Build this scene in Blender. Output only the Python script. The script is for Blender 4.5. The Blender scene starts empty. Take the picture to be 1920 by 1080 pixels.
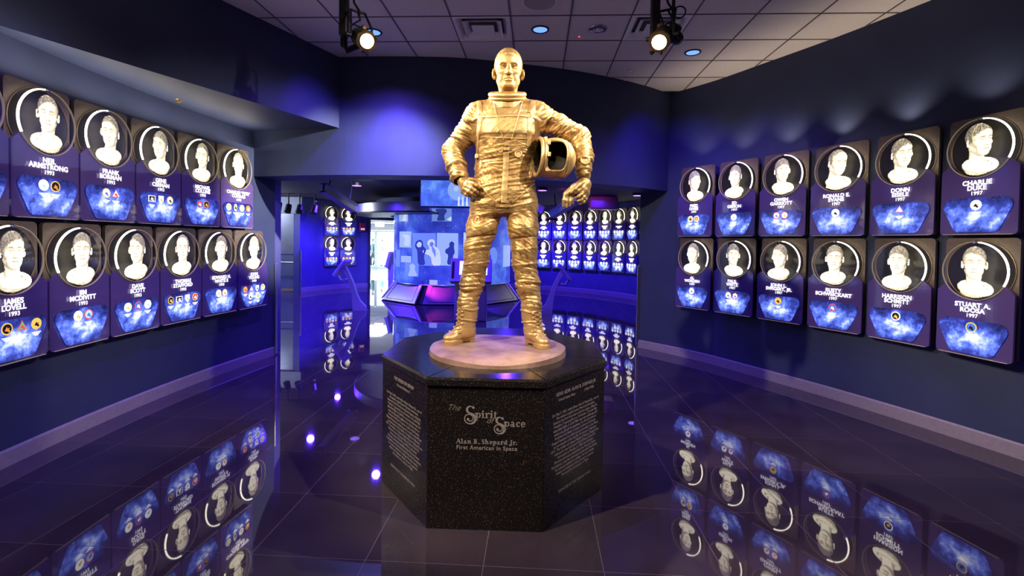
import bpy, bmesh, math, random
import numpy as np
from mathutils import Vector, Matrix
from mathutils.bvhtree import BVHTree
random.seed(7)
RNG = np.random.default_rng(7)
S = bpy.context.scene
COL = S.collection
# ------------------------------------------------------------------ camera
CAM_H, CAM_F, YAW, PITCH, ROLL, PCY = 1.65, 905.0, 2.9, 1.4, 0.9, 476.3
def _basis():
    y, p, r = (math.radians(v) for v in (YAW, PITCH, ROLL))
    f = Vector((-math.sin(y)*math.cos(p), math.cos(y)*math.cos(p), -math.sin(p)))
    r0 = Vector((math.cos(y), math.sin(y), 0)); u0 = r0.cross(f)
    R = r0*math.cos(r) + u0*math.sin(r); U = R.cross(f)
    return R, U, f
CR, CU, CF = _basis()
CC = Vector((0, 0, CAM_H))
cd = bpy.data.cameras.new('camera'); cam = bpy.data.objects.new('camera', cd); COL.objects.link(cam)
cam.matrix_world = Matrix(((CR.x, CU.x, -CF.x, 0), (CR.y, CU.y, -CF.y, 0), (CR.z, CU.z, -CF.z, CAM_H), (0, 0, 0, 1)))
cd.sensor_width = 36; cd.lens = CAM_F/1920*36; cd.shift_y = -(540-PCY)/1920; cd.clip_start = .05; cd.clip_end = 300
S.camera = cam
# surveying helpers: a measured direction meets a plane of the building
def ray(x, y): return CF + CR*((x-960)/CAM_F) - CU*((y-PCY)/CAM_F)
def at_y(x, y, Y): r = ray(x, y); return CC + r*(Y/r.y)
def at_z(x, y, z): r = ray(x, y); return CC + r*((z-CAM_H)/r.z)
def march(p0, xs, pitch):
    out = [Vector(p0)]
    for x in xs:
        r = ray(x, 480); d = Vector((r.x, r.y)).normalized(); q = out[-1]; b = d.dot(q); out.append(d*(b-math.sqrt(max(b*b-(q.dot(q)-pitch**2), 0))))
    return out
# ------------------------------------------------------------------ world, exposure
S.view_settings.view_transform = 'Standard'; S.view_settings.look = 'None'
S.view_settings.gamma = 1; S.view_settings.use_curve_mapping = False
S.view_settings.exposure = 0.0
S.cycles.max_bounces = 7; S.cycles.diffuse_bounces = 3; S.cycles.glossy_bounces = 4
S.cycles.transparent_max_bounces = 12; S.cycles.transmission_bounces = 6
S.cycles.caustics_reflective = False; S.cycles.caustics_refractive = False
S.cycles.sample_clamp_indirect = 4.0; S.cycles.use_denoising = True
W = bpy.data.worlds.new('overcast_sky'); S.world = W; W.use_nodes = True
W.node_tree.nodes['Background'].inputs[0].default_value = (.80, .93, 1, 1)
W.node_tree.nodes['Background'].inputs[1].default_value = 14.0
# ------------------------------------------------------------------ lights (lamps of the place and added unseen spots)
WARM = (1, .82, .58)
BLUE = (.07, .02, 1)
VIOLET = (.22, .10, 1)
def lamp(name, kind, loc, energy, color, target=None, size=.1, angle=60, blend=.5, sx=None, sy=None):
    d = bpy.data.lights.new(name, kind); d.energy = energy; d.color = color
    if kind == 'SPOT': d.spot_size = math.radians(angle); d.spot_blend = blend; d.shadow_soft_size = size
    elif kind == 'POINT': d.shadow_soft_size = size
    elif kind == 'AREA':
        d.shape = 'RECTANGLE'; d.size = sx or size; d.size_y = sy or size
    o = bpy.data.objects.new(name, d); COL.objects.link(o); o.location = loc
    if target is not None:
        o.rotation_euler = (Vector(target)-Vector(loc)).to_track_quat('-Z', 'Y').to_euler()
    return o
STATUE = (-.23, 3.48, 2.15)
# theatre spots on the pipe behind the viewer, aimed at the statue
lamp('key_spot_light', 'SPOT', (-2.75, .95, 3.78), 880, WARM, (-.1, 3.6, 1.5), .05, 56, .35)
lamp('key_spot_light', 'SPOT', (2.05, 1.7, 3.80), 420, (1, .90, .78), (-.9, 3.9, 1.5), .04, 60, .35)
lamp('key_spot_light', 'SPOT', (.1, .2, 3.78), 130, WARM, (-.25, 3.4, 1.5), .05, 50, .6)
# the two theatre spots in view
L1 = at_y(688, 77, 3.75); L2 = at_y(1236, 79, 3.75)
lamp('stage_spot_light', 'SPOT', L1 + Vector((.05, -.03, -.05)), 420, WARM, (-.2, 3.3, 2.5), .05, 75, .6)
lamp('stage_spot_light', 'SPOT', L2 + Vector((-.05, -.03, -.05)), 260, WARM, (-.2, 3.3, 2.5), .05, 75, .6)
# blue LED downlights of the front room (seen in the ceiling)
for q, e, ang in ((at_z(1013, 55, 3.925), 150, 120), (at_z(1299, 98, 3.925), 170, 130), (at_z(700, 60, 3.925), 260, 130)):
    lamp('downlight_lamp', 'SPOT', q + Vector((0, 0, -.03)), e, VIOLET, q + Vector((0, 0, -3)), .05, ang, .9)
for x, y in ((-2.6, 2.4), (2.6, 2.2), (-2.4, -.5), (2.6, -.6)):
    lamp('downlight_lamp', 'SPOT', (x, y, 3.88), 100, VIOLET, (x, y, 0), .05, 130, .9)
# added spot without fixture, out of view, brightening the header's left end and jamb
lamp('added_wall_spot', 'SPOT', (1.9, 4.2, 3.88), 4800, (1, .92, .78), (-3.75, 6.4, 2.05), .04, 20, .8)
lamp('wall_washer', 'SPOT', (-1.95, 4.75, 3.88), 80, (.12, .06, 1), (-2.65, 5.7, 2.9), .05, 50, .9)
# blue washers on the curved header
lamp('wall_washer', 'SPOT', (-1.75, 5.25, 3.85), 620, (.17, .09, 1), (-1.75, 5.95, 1.9), .05, 70, .9)
lamp('wall_washer', 'SPOT', (1.5, 5.9, 3.85), 120, (.12, .05, 1), (1.95, 7.3, 2.2), .05, 80, .9)
# gallery behind: blue flood
for x, y, e in ((-5.0, 10.5, 900), (-5.6, 13.4, 1300), (-.6, 10.0, 700), (1.6, 13.0, 1300), (-.2, 15.2, 900), (-3.0, 9.0, 600), (-8.6, 9.5, 500)):
    lamp('gallery_blue_flood', 'SPOT', (x, y, 2.84), e, BLUE, (x, y, 0), .07, 165, .6)
lamp('gallery_magenta_spot', 'SPOT', (-3.4, 11.0, 2.8), 260, (1, .05, .75), (-2.45, 12.7, .2), .05, 17, .8)
lamp('gallery_magenta_spot', 'SPOT', (.5, 11.0, 2.8), 60, (1, .05, .75), (1.2, 13.4, 2.9), .05, 50, .8)
lamp('added_band_spot', 'SPOT', (-3.4, 9.4, 2.86), 160, (.85, .9, 1), (-4.3, 11.6, 2.35), .05, 60, .8)  # added unseen spot that brightens the canopy band and hanging beam
lamp('alcove_light', 'POINT', (-8.0, 13.0, 2.6), 130, (.75, .82, 1), None, .1)
lamp('alcove_light', 'POINT', (-8.6, 15.0, 2.6), 60, (.75, .82, 1), None, .1)
lamp('lobby_light', 'AREA', (-8, 22, 2.55), 900, (.75, .92, 1), (-8, 22, 0), 2.5)
# ------------------------------------------------------------------ helpers
def tag(o, label=None, cat=None, group=None, kind=None):
    if label: o['label'] = label
    if cat: o['category'] = cat
    if group: o['group'] = group
    if kind: o['kind'] = kind
    return o
def empty(name, loc, label=None, cat=None, group=None, rot=None):
    o = bpy.data.objects.new(name, None); COL.objects.link(o); o.location = loc; o.empty_display_size = .1
    if rot is not None: o.rotation_euler = rot
    return tag(o, label, cat, group)
def link_mesh(name, me, mat=None, parent=None, loc=None):
    if mat is not None:
        for m in (mat if isinstance(mat, (list, tuple)) else [mat]): me.materials.append(m)
    o = bpy.data.objects.new(name, me); COL.objects.link(o)
    if parent is not None: o.parent = parent
    if loc is not None: o.location = loc
    return o
class MB:
    """collects shapes and links them as one mesh"""
    def __init__(s): s.bm = bmesh.new()
    def box(s, c, d, rot=None, bev=0):
        r = bmesh.ops.create_cube(s.bm, size=1); vs = r['verts']
        bmesh.ops.scale(s.bm, vec=d, verts=vs)
        if bev:
            es = list({e for v in vs for e in v.link_edges})
            rr = bmesh.ops.bevel(s.bm, geom=es, offset=bev, segments=1, affect='EDGES', profile=.5)
            vs = list({v for f in rr['faces'] for v in f.verts} | {v for v in vs if v.is_valid})
        if rot is not None: bmesh.ops.rotate(s.bm, cent=(0, 0, 0), matrix=rot, verts=vs)
        bmesh.ops.translate(s.bm, vec=c, verts=vs); return s
    def cone(s, a, b, r1, r2, n=20, caps=True):
        a, b = Vector(a), Vector(b); d = b-a
        r = bmesh.ops.create_cone(s.bm, cap_ends=caps, segments=n, radius1=r1, radius2=r2, depth=d.length)
        q = d.to_track_quat('Z', 'Y').to_matrix()
        bmesh.ops.rotate(s.bm, cent=(0, 0, 0), matrix=q, verts=r['verts'])
        bmesh.ops.translate(s.bm, vec=(a+b)/2, verts=r['verts']); return s
    def cyl(s, a, b, r, n=20): return s.cone(a, b, r, r, n)
    def tube(s, pts, r, n=8, closed=False):
        pts = [Vector(p) for p in pts]; N = len(pts); rings = []; up = None
        for i, p in enumerate(pts):
            if closed: t = pts[(i+1) % N]-pts[i-1]
            else: t = pts[min(i+1, N-1)]-pts[max(i-1, 0)]
            t.normalize()
            if up is None: up = t.orthogonal()
            up = (up - t*up.dot(t)).normalized(); w = t.cross(up)
            rings.append([s.bm.verts.new(p+up*(r*math.cos(k*2*math.pi/n))+w*(r*math.sin(k*2*math.pi/n))) for k in range(n)])
        for i in range(N if closed else N-1):
            A, B = rings[i], rings[(i+1) % N]
            for k in range(n): s.bm.faces.new((A[k], A[(k+1) % n], B[(k+1) % n], B[k]))
        if not closed: s.bm.faces.new(rings[0][::-1]); s.bm.faces.new(rings[-1])
        return s
    def torus(s, c, R, r, axis=(0, 0, 1), n=40, m=10, ry=None):
        q = Vector(axis).to_track_quat('Z', 'Y').to_matrix(); ry = ry or R
        return s.tube([Vector(c)+q @ Vector((R*math.cos(i*2*math.pi/n), ry*math.sin(i*2*math.pi/n), 0)) for i in range(n)], r, m, True)
    def ball(s, c, r, n=16, sc=None):
        g = bmesh.ops.create_uvsphere(s.bm, u_segments=n, v_segments=max(6, n//2), radius=r)
        if sc: bmesh.ops.scale(s.bm, vec=sc, verts=g['verts'])
        bmesh.ops.translate(s.bm, vec=c, verts=g['verts']); return s
    def prism(s, poly, z0, z1, mat=0):
        """poly (x,y) ccw, from z0 to z1"""
        A = [s.bm.verts.new((x, y, z0)) for x, y in poly]; B = [s.bm.verts.new((x, y, z1)) for x, y in poly]
        n = len(poly); fs = [s.bm.faces.new(A[::-1]), s.bm.faces.new(B)]
        for i in range(n): fs.append(s.bm.faces.new((A[i], A[(i+1) % n], B[(i+1) % n], B[i])))
        for f in fs: f.material_index = mat
        return s
    def plate(s, poly, y0, y1, mat=0):
        """poly (x,z) seen from -y (ccw as seen from the front), thickness along y; y0 is the front"""
        A = [s.bm.verts.new((x, y0, z)) for x, z in poly]; B = [s.bm.verts.new((x, y1, z)) for x, z in poly]
        n = len(poly); fs = [s.bm.faces.new(A), s.bm.faces.new(B[::-1])]
        for i in range(n): fs.append(s.bm.faces.new((A[i], B[i], B[(i+1) % n], A[(i+1) % n])))
        for f in fs: f.material_index = mat
        return s
    def sweep(s, path, prof, closed=False):
        """path of (x,y); prof of (offset to the left of the path, z) as a closed outline"""
        P = [Vector((p[0], p[1])) for p in path]; N = len(P); rings = []
        for i in range(N):
            t = (P[min(i+1, N-1)]-P[max(i-1, 0)]).normalized(); n = Vector((-t.y, t.x))
            rings.append([s.bm.verts.new((P[i].x+n.x*o, P[i].y+n.y*o, z)) for o, z in prof])
        m = len(prof)
        for i in range(N-1):
            for k in range(m): s.bm.faces.new((rings[i][k], rings[i+1][k], rings[i+1][(k+1) % m], rings[i][(k+1) % m]))
        s.bm.faces.new(rings[0]); s.bm.faces.new(rings[-1][::-1]); return s
    def build(s, name, mat, parent=None, loc=None, smooth=False, rot=None):
        bmesh.ops.recalc_face_normals(s.bm, faces=s.bm.faces)
        me = bpy.data.meshes.new(name); s.bm.to_mesh(me); s.bm.free()
        if smooth:
            me.polygons.foreach_set('use_smooth', [True]*len(me.polygons))
            try: me.set_sharp_from_angle(angle=math.radians(38))
            except Exception: pass
        o = link_mesh(name, me, mat, parent, loc)
        if rot is not None: o.rotation_euler = rot
        return o
# ------------------------------------------------------------------ materials
class NT:
    def __init__(s, name):
        s.m = bpy.data.materials.new(name); s.m.use_nodes = True; s.t = s.m.node_tree; s.n = s.t.nodes
        s.b = s.n['Principled BSDF']; s.out = s.n['Material Output']
    def new(s, t, **kw):
        x = s.n.new(t)
        for k, v in kw.items(): setattr(x, k, v)
        return x
    def link(s, a, b): s.t.links.new(a, b)
    def coord(s, kind='Object', scale=None):
        c = s.new('ShaderNodeTexCoord').outputs[kind]
        if scale is not None:
            mp = s.new('ShaderNodeMapping'); mp.inputs['Scale'].default_value = scale if hasattr(scale, '__len__') else (scale,)*3
            s.link(c, mp.inputs['Vector']); c = mp.outputs['Vector']
        return c
    def noise(s, scale, detail=3, vec=None, rough=.5):
        x = s.new('ShaderNodeTexNoise'); x.inputs['Scale'].default_value = scale; x.inputs['Detail'].default_value = detail
        x.inputs['Roughness'].default_value = rough
        s.link(vec if vec is not None else s.coord(), x.inputs['Vector']); return x.outputs['Fac']
    def ramp(s, fac, stops):
        r = s.new('ShaderNodeValToRGB'); e = r.color_ramp.elements
        while len(e) < len(stops): e.new(.5)
        for k, (p, c) in zip(e, stops):
            k.position = p; k.color = (*c, 1) if len(c) == 3 else c
        s.link(fac, r.inputs['Fac']); return r.outputs['Color']
    def bump(s, h, strength=.2, dist=.01):
        b = s.new('ShaderNodeBump'); b.inputs['Strength'].default_value = strength; b.inputs['Distance'].default_value = dist
        s.link(h, b.inputs['Height']); s.link(b.outputs['Normal'], s.b.inputs['Normal'])
    def set(s, col=None, rough=None, metal=None, spec=None, coat=None, emis=None, es=None, ior=None):
        i = s.b.inputs
        if col is not None: i['Base Color'].default_value = (*col, 1)
        if rough is not None: i['Roughness'].default_value = rough
        if metal is not None: i['Metallic'].default_value = metal
        if spec is not None: i['Specular IOR Level'].default_value = spec
        if coat is not None: i['Coat Weight'].default_value = coat; i['Coat Roughness'].default_value = .03
        if emis is not None: i['Emission Color'].default_value = (*emis, 1)
        if es is not None: i['Emission Strength'].default_value = es
        if ior is not None: i['IOR'].default_value = ior
        return s
def mat(name, col, rough=.5, metal=0, spec=.5, emis=None, es=0, coat=None, mottled=0, scale=8, bump=0, nosample=False):
    m = NT(name).set(col, rough, metal, spec, coat, emis, es)
    if mottled:
        f = m.noise(scale, 4)
        a = tuple(max(0, c*(1-mottled)) for c in col); b = tuple(min(1, c*(1+mottled)) for c in col)
        m.link(m.ramp(f, [(.3, a), (.7, b)]), m.b.inputs['Base Color'])
    if bump: m.bump(m.noise(scale*6, 3), bump, .004)
    if nosample: m.m.cycles.emission_sampling = 'NONE'
    return m.m
def glass(name, tint=(1, 1, 1), refl=.08):
    m = NT(name); t = m.new('ShaderNodeBsdfTransparent'); t.inputs[0].default_value = (*tint, 1)
    g = m.new('ShaderNodeBsdfGlossy'); g.inputs['Roughness'].default_value = .02
    fr = m.new('ShaderNodeFresnel'); fr.inputs['IOR'].default_value = 1.45
    ge = m.new('ShaderNodeNewGeometry'); bf = m.new('ShaderNodeMath', operation='SUBTRACT'); bf.inputs[0].default_value = 1; m.link(ge.outputs['Backfacing'], bf.inputs[1])
    mu = m.new('ShaderNodeMath', operation='MULTIPLY'); m.link(fr.outputs[0], mu.inputs[0]); m.link(bf.outputs[0], mu.inputs[1])
    mx = m.new('ShaderNodeMixShader'); m.link(mu.outputs[0], mx.inputs[0]); m.link(t.outputs[0], mx.inputs[1]); m.link(g.outputs[0], mx.inputs[2])
    m.link(mx.outputs[0], m.out.inputs['Surface']); return m.m
M = {}
def _wall(name, col, s=30):
    m = NT(name).set(col, .62, 0, .35); c = m.coord()
    m.link(m.ramp(m.noise(3, 4, c), [(.3, tuple(k*.9 for k in col)), (.7, tuple(k*1.1 for k in col))]), m.b.inputs['Base Color'])
    m.bump(m.noise(120, 2, c), .12, .003); return m.m
M['wall'] = _wall('navy_wall_paint', (.031, .042, .102))
M['gallery_wall'] = _wall('blue_gallery_paint', (.085, .09, .22))
M['grey_wall'] = _wall('grey_blue_paint', (.20, .22, .29))
M['white_wall'] = mat('white_lobby_paint', (.78, .84, .86), .6)
M['tile_ceiling'] = None
m = NT('mineral_ceiling_tile').set((.33, .29, .30), .85, 0, .2); c = m.coord()
m.link(m.ramp(m.noise(260, 2, c), [(.35, (.62, .55, .57)), (.55, (.78, .71, .72))]), m.b.inputs['Base Color']); m.bump(m.noise(300, 2, c), .3, .002)
M['tile_ceiling'] = m.m
M['grid_bar'] = mat('dark_grid_bar', (.12, .10, .11), .6)
M['plaster'] = mat('white_metal', (.86, .84, .84), .5)
m = NT('polished_dark_floor_tile').set((.085, .062, .078), .022, 0, .8, None, ior=1.62); c = m.coord('Object')
oi = m.new('ShaderNodeObjectInfo')
m.link(m.ramp(m.noise(2.2, 4, c), [(.3, (.034, .025, .031)), (.7, (.054, .039, .047))]), m.b.inputs['Base Color'])
M['floor'] = m.m
M['grout'] = mat('pale_grout', (.17, .125, .135), .7)
M['black'] = mat('black_metal', (.012, .012, .013), .45, 0, .4)
M['black_ceiling'] = mat('black_painted_deck', (.008, .008, .012), .8)
M['steel'] = mat('brushed_steel', (.52, .52, .56), .28, 1, mottled=.08, scale=40)
M['base'] = mat('grey_vinyl_baseboard', (.26, .22, .26), .5, mottled=.1, scale=30)
m = NT('speckled_black_granite').set((.012, .011, .010), .16, 0, .5); c = m.coord()
v = m.new('ShaderNodeTexVoronoi'); v.inputs['Scale'].default_value = 230; m.link(c, v.inputs['Vector'])
sp = m.new('ShaderNodeSeparateColor'); m.link(v.outputs['Color'], sp.inputs[0])
lt = m.new('ShaderNodeMath', operation='LESS_THAN'); lt.inputs[1].default_value = .42; m.link(v.outputs['Distance'], lt.inputs[0])
ns = m.noise(90, 3, c); gt = m.new('ShaderNodeMath', operation='GREATER_THAN'); gt.inputs[1].default_value = .88; m.link(sp.outputs[0], gt.inputs[0])
mu = m.new('ShaderNodeMath', operation='MULTIPLY'); m.link(lt.outputs[0], mu.inputs[0]); m.link(gt.outputs[0], mu.inputs[1])
m.link(m.ramp(mu.outputs[0], [(0, (.011, .009, .008)), (1, (.11, .095, .08))]), m.b.inputs['Base Color'])
M['granite'] = m.m
M['engraved'] = mat('engraved_grey_stone', (.25, .215, .195), .7)
m = NT('golden_bronze').set((.66, .45, .21), .34, .55, .5); c = m.coord()
n1 = m.noise(9, 5, c, .6)
pa = m.new('ShaderNodeAttribute', attribute_name='patina_shade')     # dark patina colour with painted shade: darker in the folds, brighter on the ridges
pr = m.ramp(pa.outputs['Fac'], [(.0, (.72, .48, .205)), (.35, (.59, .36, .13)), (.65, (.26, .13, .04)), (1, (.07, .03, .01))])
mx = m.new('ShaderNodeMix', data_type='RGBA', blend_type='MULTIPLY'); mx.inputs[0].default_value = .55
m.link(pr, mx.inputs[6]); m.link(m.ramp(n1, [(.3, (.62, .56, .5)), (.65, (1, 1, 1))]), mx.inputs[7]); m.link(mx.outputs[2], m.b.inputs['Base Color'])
m.bump(m.noise(55, 6, c, .65), .5, .006); M['bronze'] = m.m
M['bronze_dark'] = mat('dark_bronze', (.10, .055, .018), .5, .6, mottled=.3)
M['hollow'] = mat('painted_hollow_shade', (.012, .008, .005), .7, .2)  # helmet inside painted near black in place of shade
m = NT('rosy_bronze_disc').set((.45, .27, .15), .55, .15, .4); c = m.coord()
m.link(m.ramp(m.noise(5, 5, c, .65), [(.3, (.24, .14, .105)), (.5, (.37, .235, .17)), (.72, (.48, .34, .23))]), m.b.inputs['Base Color'])
m.bump(m.noise(18, 5, c), .5, .012); M['disc'] = m.m
M['glass'] = glass('clear_edge_lit_glass')
M['rail_glass'] = glass('rail_glass', (.9, .95, 1))
M['tint'] = mat('violet_black_tinted_glass', (.11, .072, .24), .08, 0, .8)
M['back'] = mat('dark_brown_backplate', (.13, .10, .075), .42, .2, mottled=.15, scale=50)
M['round_shadow'] = mat('painted_round_shadow', (.010, .009, .009), .4)  # dark disc painted in place of the round shadow on the backplate
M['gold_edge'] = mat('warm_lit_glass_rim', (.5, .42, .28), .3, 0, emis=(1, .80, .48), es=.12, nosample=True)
M['edge_glint'] = mat('painted_edge_highlight', (.9, .9, .8), .3, 0, emis=(1, .92, .72), es=5.0, nosample=True)  # glowing arc painted in place of a refraction highlight
M['letter'] = mat('white_lit_lettering', (.9, .9, .9), .4, 0, emis=(1, .97, .92), es=1.5, nosample=True)
def galaxy(name, shift, strength=1.5):
    m = NT(name).set((.01, .012, .04), .12, 0, .6); c = m.coord()
    mp = m.new('ShaderNodeMapping'); mp.inputs['Location'].default_value = (shift, 0, shift*.7); m.link(c, mp.inputs['Vector']); v = mp.outputs[0]
    n = m.noise(9, 6, v, .62)
    sx = m.new('ShaderNodeSeparateXYZ'); m.link(c, sx.inputs[0])
    # the print itself: milky cloud denser in the middle of the picture
    cx = m.new('ShaderNodeVectorMath', operation='MULTIPLY'); cx.inputs[1].default_value = (3.1, 0, 7.0); m.link(c, cx.inputs[0])
    cc = m.new('ShaderNodeVectorMath', operation='SUBTRACT'); cc.inputs[1].default_value = (0, 0, 1.0); m.link(cx.outputs[0], cc.inputs[0])
    ln = m.new('ShaderNodeVectorMath', operation='LENGTH'); m.link(cc.outputs[0], ln.inputs[0])
    ma = m.new('ShaderNodeMath', operation='MULTIPLY_ADD'); ma.inputs[1].default_value = -.34; ma.inputs[2].default_value = .30; m.link(ln.outputs['Value'], ma.inputs[0])
    ad = m.new('ShaderNodeMath', operation='ADD'); m.link(ma.outputs[0], ad.inputs[0]); m.link(n, ad.inputs[1])
    col = m.ramp(ad.outputs[0], [(.34, (.006, .006, .045)), (.52, (.025, .04, .26)), (.66, (.11, .18, .80)), (.84, (.66, .74, 1.0))])
    vo = m.new('ShaderNodeTexVoronoi'); vo.inputs['Scale'].default_value = 85; m.link(v, vo.inputs['Vector'])
    st = m.ramp(vo.outputs['Distance'], [(.0, (1, 1, 1)), (.12, (0, 0, 0))])
    mx = m.new('ShaderNodeMix', data_type='RGBA', blend_type='ADD'); mx.inputs[0].default_value = .55; m.link(col, mx.inputs[6]); m.link(st, mx.inputs[7])
    m.link(mx.outputs[2], m.b.inputs['Emission Color']); m.b.inputs['Emission Strength'].default_value = strength
    m.m.cycles.emission_sampling = 'NONE'; return m.m
M['dark_ring'] = mat('painted_halo_ring', (.30, .22, .12), .4, .6)  # ring painted as a stand-in for the halo reflected on the backplate
GAL = [galaxy('backlit_galaxy_print', k*3.7, 1.85) for k in range(4)]
# engraved portrait: brightness is engraved per point (colour attribute), lit from the plate's lower edge
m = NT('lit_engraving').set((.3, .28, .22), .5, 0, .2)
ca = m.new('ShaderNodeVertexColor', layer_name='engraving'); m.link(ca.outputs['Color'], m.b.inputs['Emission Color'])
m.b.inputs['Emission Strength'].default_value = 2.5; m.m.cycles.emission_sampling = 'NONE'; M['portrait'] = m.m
def emit(name, col, s, nosample=True):
    return mat(name, tuple(c*.3 for c in col), .4, 0, .3, emis=col, es=s, nosample=nosample)
# ------------------------------------------------------------------ the rooms
ZC, ZS, ZH = 3.925, 3.048, 2.462
def smooth_path(pts, n=6):
    out = []
    P = [pts[0]]+list(pts)+[pts[-1]]
    for i in range(1, len(P)-2):
        p0, p1, p2, p3 = (np.array(P[k], float) for k in (i-1, i, i+1, i+2))
        for t in np.linspace(0, 1, n, endpoint=False):
            out.append(tuple(.5*((2*p1)+(p2-p0)*t+(2*p0-5*p1+4*p2-p3)*t*t+(3*p1-p0-3*p2+p3)*t**3)))
    out.append(tuple(pts[-1])); return out
RW = smooth_path([(1.64, 7.80), (1.97, 7.45), (2.40, 6.90), (2.79, 6.22), (3.16, 5.55), (3.46, 4.92), (3.70, 4.35), (3.90, 3.80), (4.12, 2.9), (4.25, 1.8), (4.25, .2), (4.1, -3.0)])
LW = smooth_path([(-3.68, 6.62), (-3.74, 6.15), (-3.805, 5.45), (-3.83, 4.85), (-3.825, 4.28), (-3.79, 3.70), (-3.73, 3.14), (-3.62, 2.2), (-3.5, .5), (-3.3, -3.0)])
HF = smooth_path([(-3.74, 6.20), (-3.1, 6.06), (-2.5, 5.97), (-1.95, 5.945), (-1.45, 5.96), (-.90, 6.02), (-.2, 6.22), (.35, 6.41), (.93, 6.69), (1.50, 7.06), (1.97, 7.45)])
HB = [(x - .0, y + .48) for x, y in HF]
def wall_sweep(name, path, off, z0, z1, m, parent=None):
    o = MB().sweep(path, [(0, z0), (0, z1), (off, z1), (off, z0)]).build(name, m, parent)
    if parent is None: o['kind'] = 'structure'
    return o
wall_sweep('wall_right', RW, .30, 0, 4.05, M['wall'])            # path runs towards the viewer, its outer side is to the left
wall_sweep('wall_left', LW, -.30, 0, 4.05, M['wall'])
# curved header over the opening (front face to the room, underside, back)
hb = MB(); bm = hb.bm; F_ = HF; B_ = []
for i, p in enumerate(HF):
    t = Vector(HF[min(i+1, len(HF)-1)])-Vector(HF[max(i-1, 0)]); t.normalize(); n = Vector((-t.y, t.x)); B_.append((p[0]+n.x*.46, p[1]+n.y*.46))
rings = [[bm.verts.new((*F_[i], ZH)), bm.verts.new((*F_[i], 4.05)), bm.verts.new((*B_[i], 4.05)), bm.verts.new((*B_[i], ZH))] for i in range(len(HF))]
for A, B in zip(rings, rings[1:]):
    for k in range(4): bm.faces.new((A[k], B[k], B[(k+1) % 4], A[(k+1) % 4]))
bm.faces.new(rings[0]); bm.faces.new(rings[-1])
o = hb.build('wall_front', M['wall']); o['kind'] = 'structure'
# bulkhead along the left wall
BK = [(-2.50, 5.99), (-2.73, 5.16), (-2.89, 4.53), (-3.26, 3.62), (-3.62, 3.05), (-3.80, 2.6)]
bk = [(-2.50, 6.06), (-2.50, 5.97), (-2.73, 5.16), (-2.89, 4.55), (-3.26, 4.03), (-3.45, 3.5), (-3.62, 3.09), (-3.78, 2.6), (-4.0, 2.6), (-4.0, 6.4), (-3.2, 6.3)]
bk = [(-2.50, 6.06), (-2.50, 5.97), (-2.72, 5.16), (-2.89, 4.53), (-3.26, 3.75), (-3.62, 2.85), (-3.75, 2.4), (-4.0, 2.4), (-4.0, 6.4), (-3.2, 6.3)]
bk = [(-2.50, 6.06), (-2.50, 5.97), (-2.89, 4.96), (-3.26, 4.02), (-3.617, 3.09), (-3.78, 2.5), (-4.0, 2.4), (-4.0, 6.4), (-3.2, 6.3)]
o = MB().prism(bk, ZS, 4.05).build('trim_1', M['wall']); o['kind'] = 'structure'; o['label'] = 'navy bulkhead with pale underside above the left plaque wall'
# baseboards
for nm, path, sg in (('baseboard_right', RW, -1), ('baseboard_left', LW, 1)):
    pr = [(0, 0), (0, .125), (sg*.006, .125), (sg*.014, .11), (sg*.014, 0)]
    o = MB().sweep(path, pr).build(nm, M['base']); o['kind'] = 'structure'
# jamb ends of the two curved walls with steel corner guards
for nm, (x, y), d in (('trim_2', LW[0], (-.30, .04)), ('trim_3', RW[0], (.22, .20))):
    g = MB().box((x+(.002 if x < 0 else .0), y, .66), (.05, .05, 1.28), bev=.004).build(nm, M['steel']); g['kind'] = 'structure'
    g['label'] = 'steel corner guard on the ' + ('left' if x < 0 else 'right') + ' jamb of the opening'
# back of the front room behind the viewer
o = MB().box((.4, -3.1, 2.0), (9.0, .2, 4.1)).build('wall_back', M['wall']); o['kind'] = 'structure'
# roof slab above the tiles
o = MB().box((.1, 2.3, 4.12), (9.6, 12.0, .12)).build('trim_4', M['black_ceiling']); o['kind'] = 'structure'
room_poly = [Vector(p) for p in (list(reversed(LW)) + [p for p in HF[1:-1]] + RW[1:])]
def inside(x, y, poly=room_poly):
    c = False; n = len(poly)
    for i in range(n):
        a, b = poly[i], poly[i-1]
        if (a.y > y) != (b.y > y) and x < (b.x-a.x)*(y-a.y)/(b.y-a.y)+a.x: c = not c
    return c
# floor: slab, then tiles as pieces
TS = .61
slab = MB().box((-2, 9, -.0572), (22, 42, .112)).build('floor', M['grout']); slab['kind'] = 'structure'
tb = MB().box((0, 0, 0), (TS-.004, TS-.004, .006))
tile0 = tb.build('tile', M['floor'], slab); tile_me = tile0.data
X0, Y0 = .061-TS/2, 2.715-TS/2
cells = []
for i in range(-9, 9):
    for j in range(-7, 12):
        x, y = X0+TS*(i+.5), Y0+TS*(j+.5)
        if -4.6 < x < 4.6 and -3.2 < y < 9.9: cells.append((x, y))
def seen(x, y):
    q = Vector((x, y, 0))-CC; z = q.dot(CF)
    return z > .3 and abs(q.dot(CR)/z) < 1.25 and (CU.dot(q)/z) > -.95
vis = sorted([c for c in cells if seen(*c)], key=lambda c: c[0]**2+c[1]**2)[:296]; rest = [c for c in cells if c not in set(vis)]
for k, (x, y) in enumerate(vis):
    o = tile0 if k == 0 else tile0.copy()
    if k: COL.objects.link(o)
    o.location = (x, y, -.0032)
    o.rotation_euler = (math.radians(random.uniform(-.012, .012)), math.radians(random.uniform(-.012, .012)), 0)
fb = MB()
for x, y in rest: fb.box((x, y, -.0032), (TS-.004, TS-.004, .006))
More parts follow.
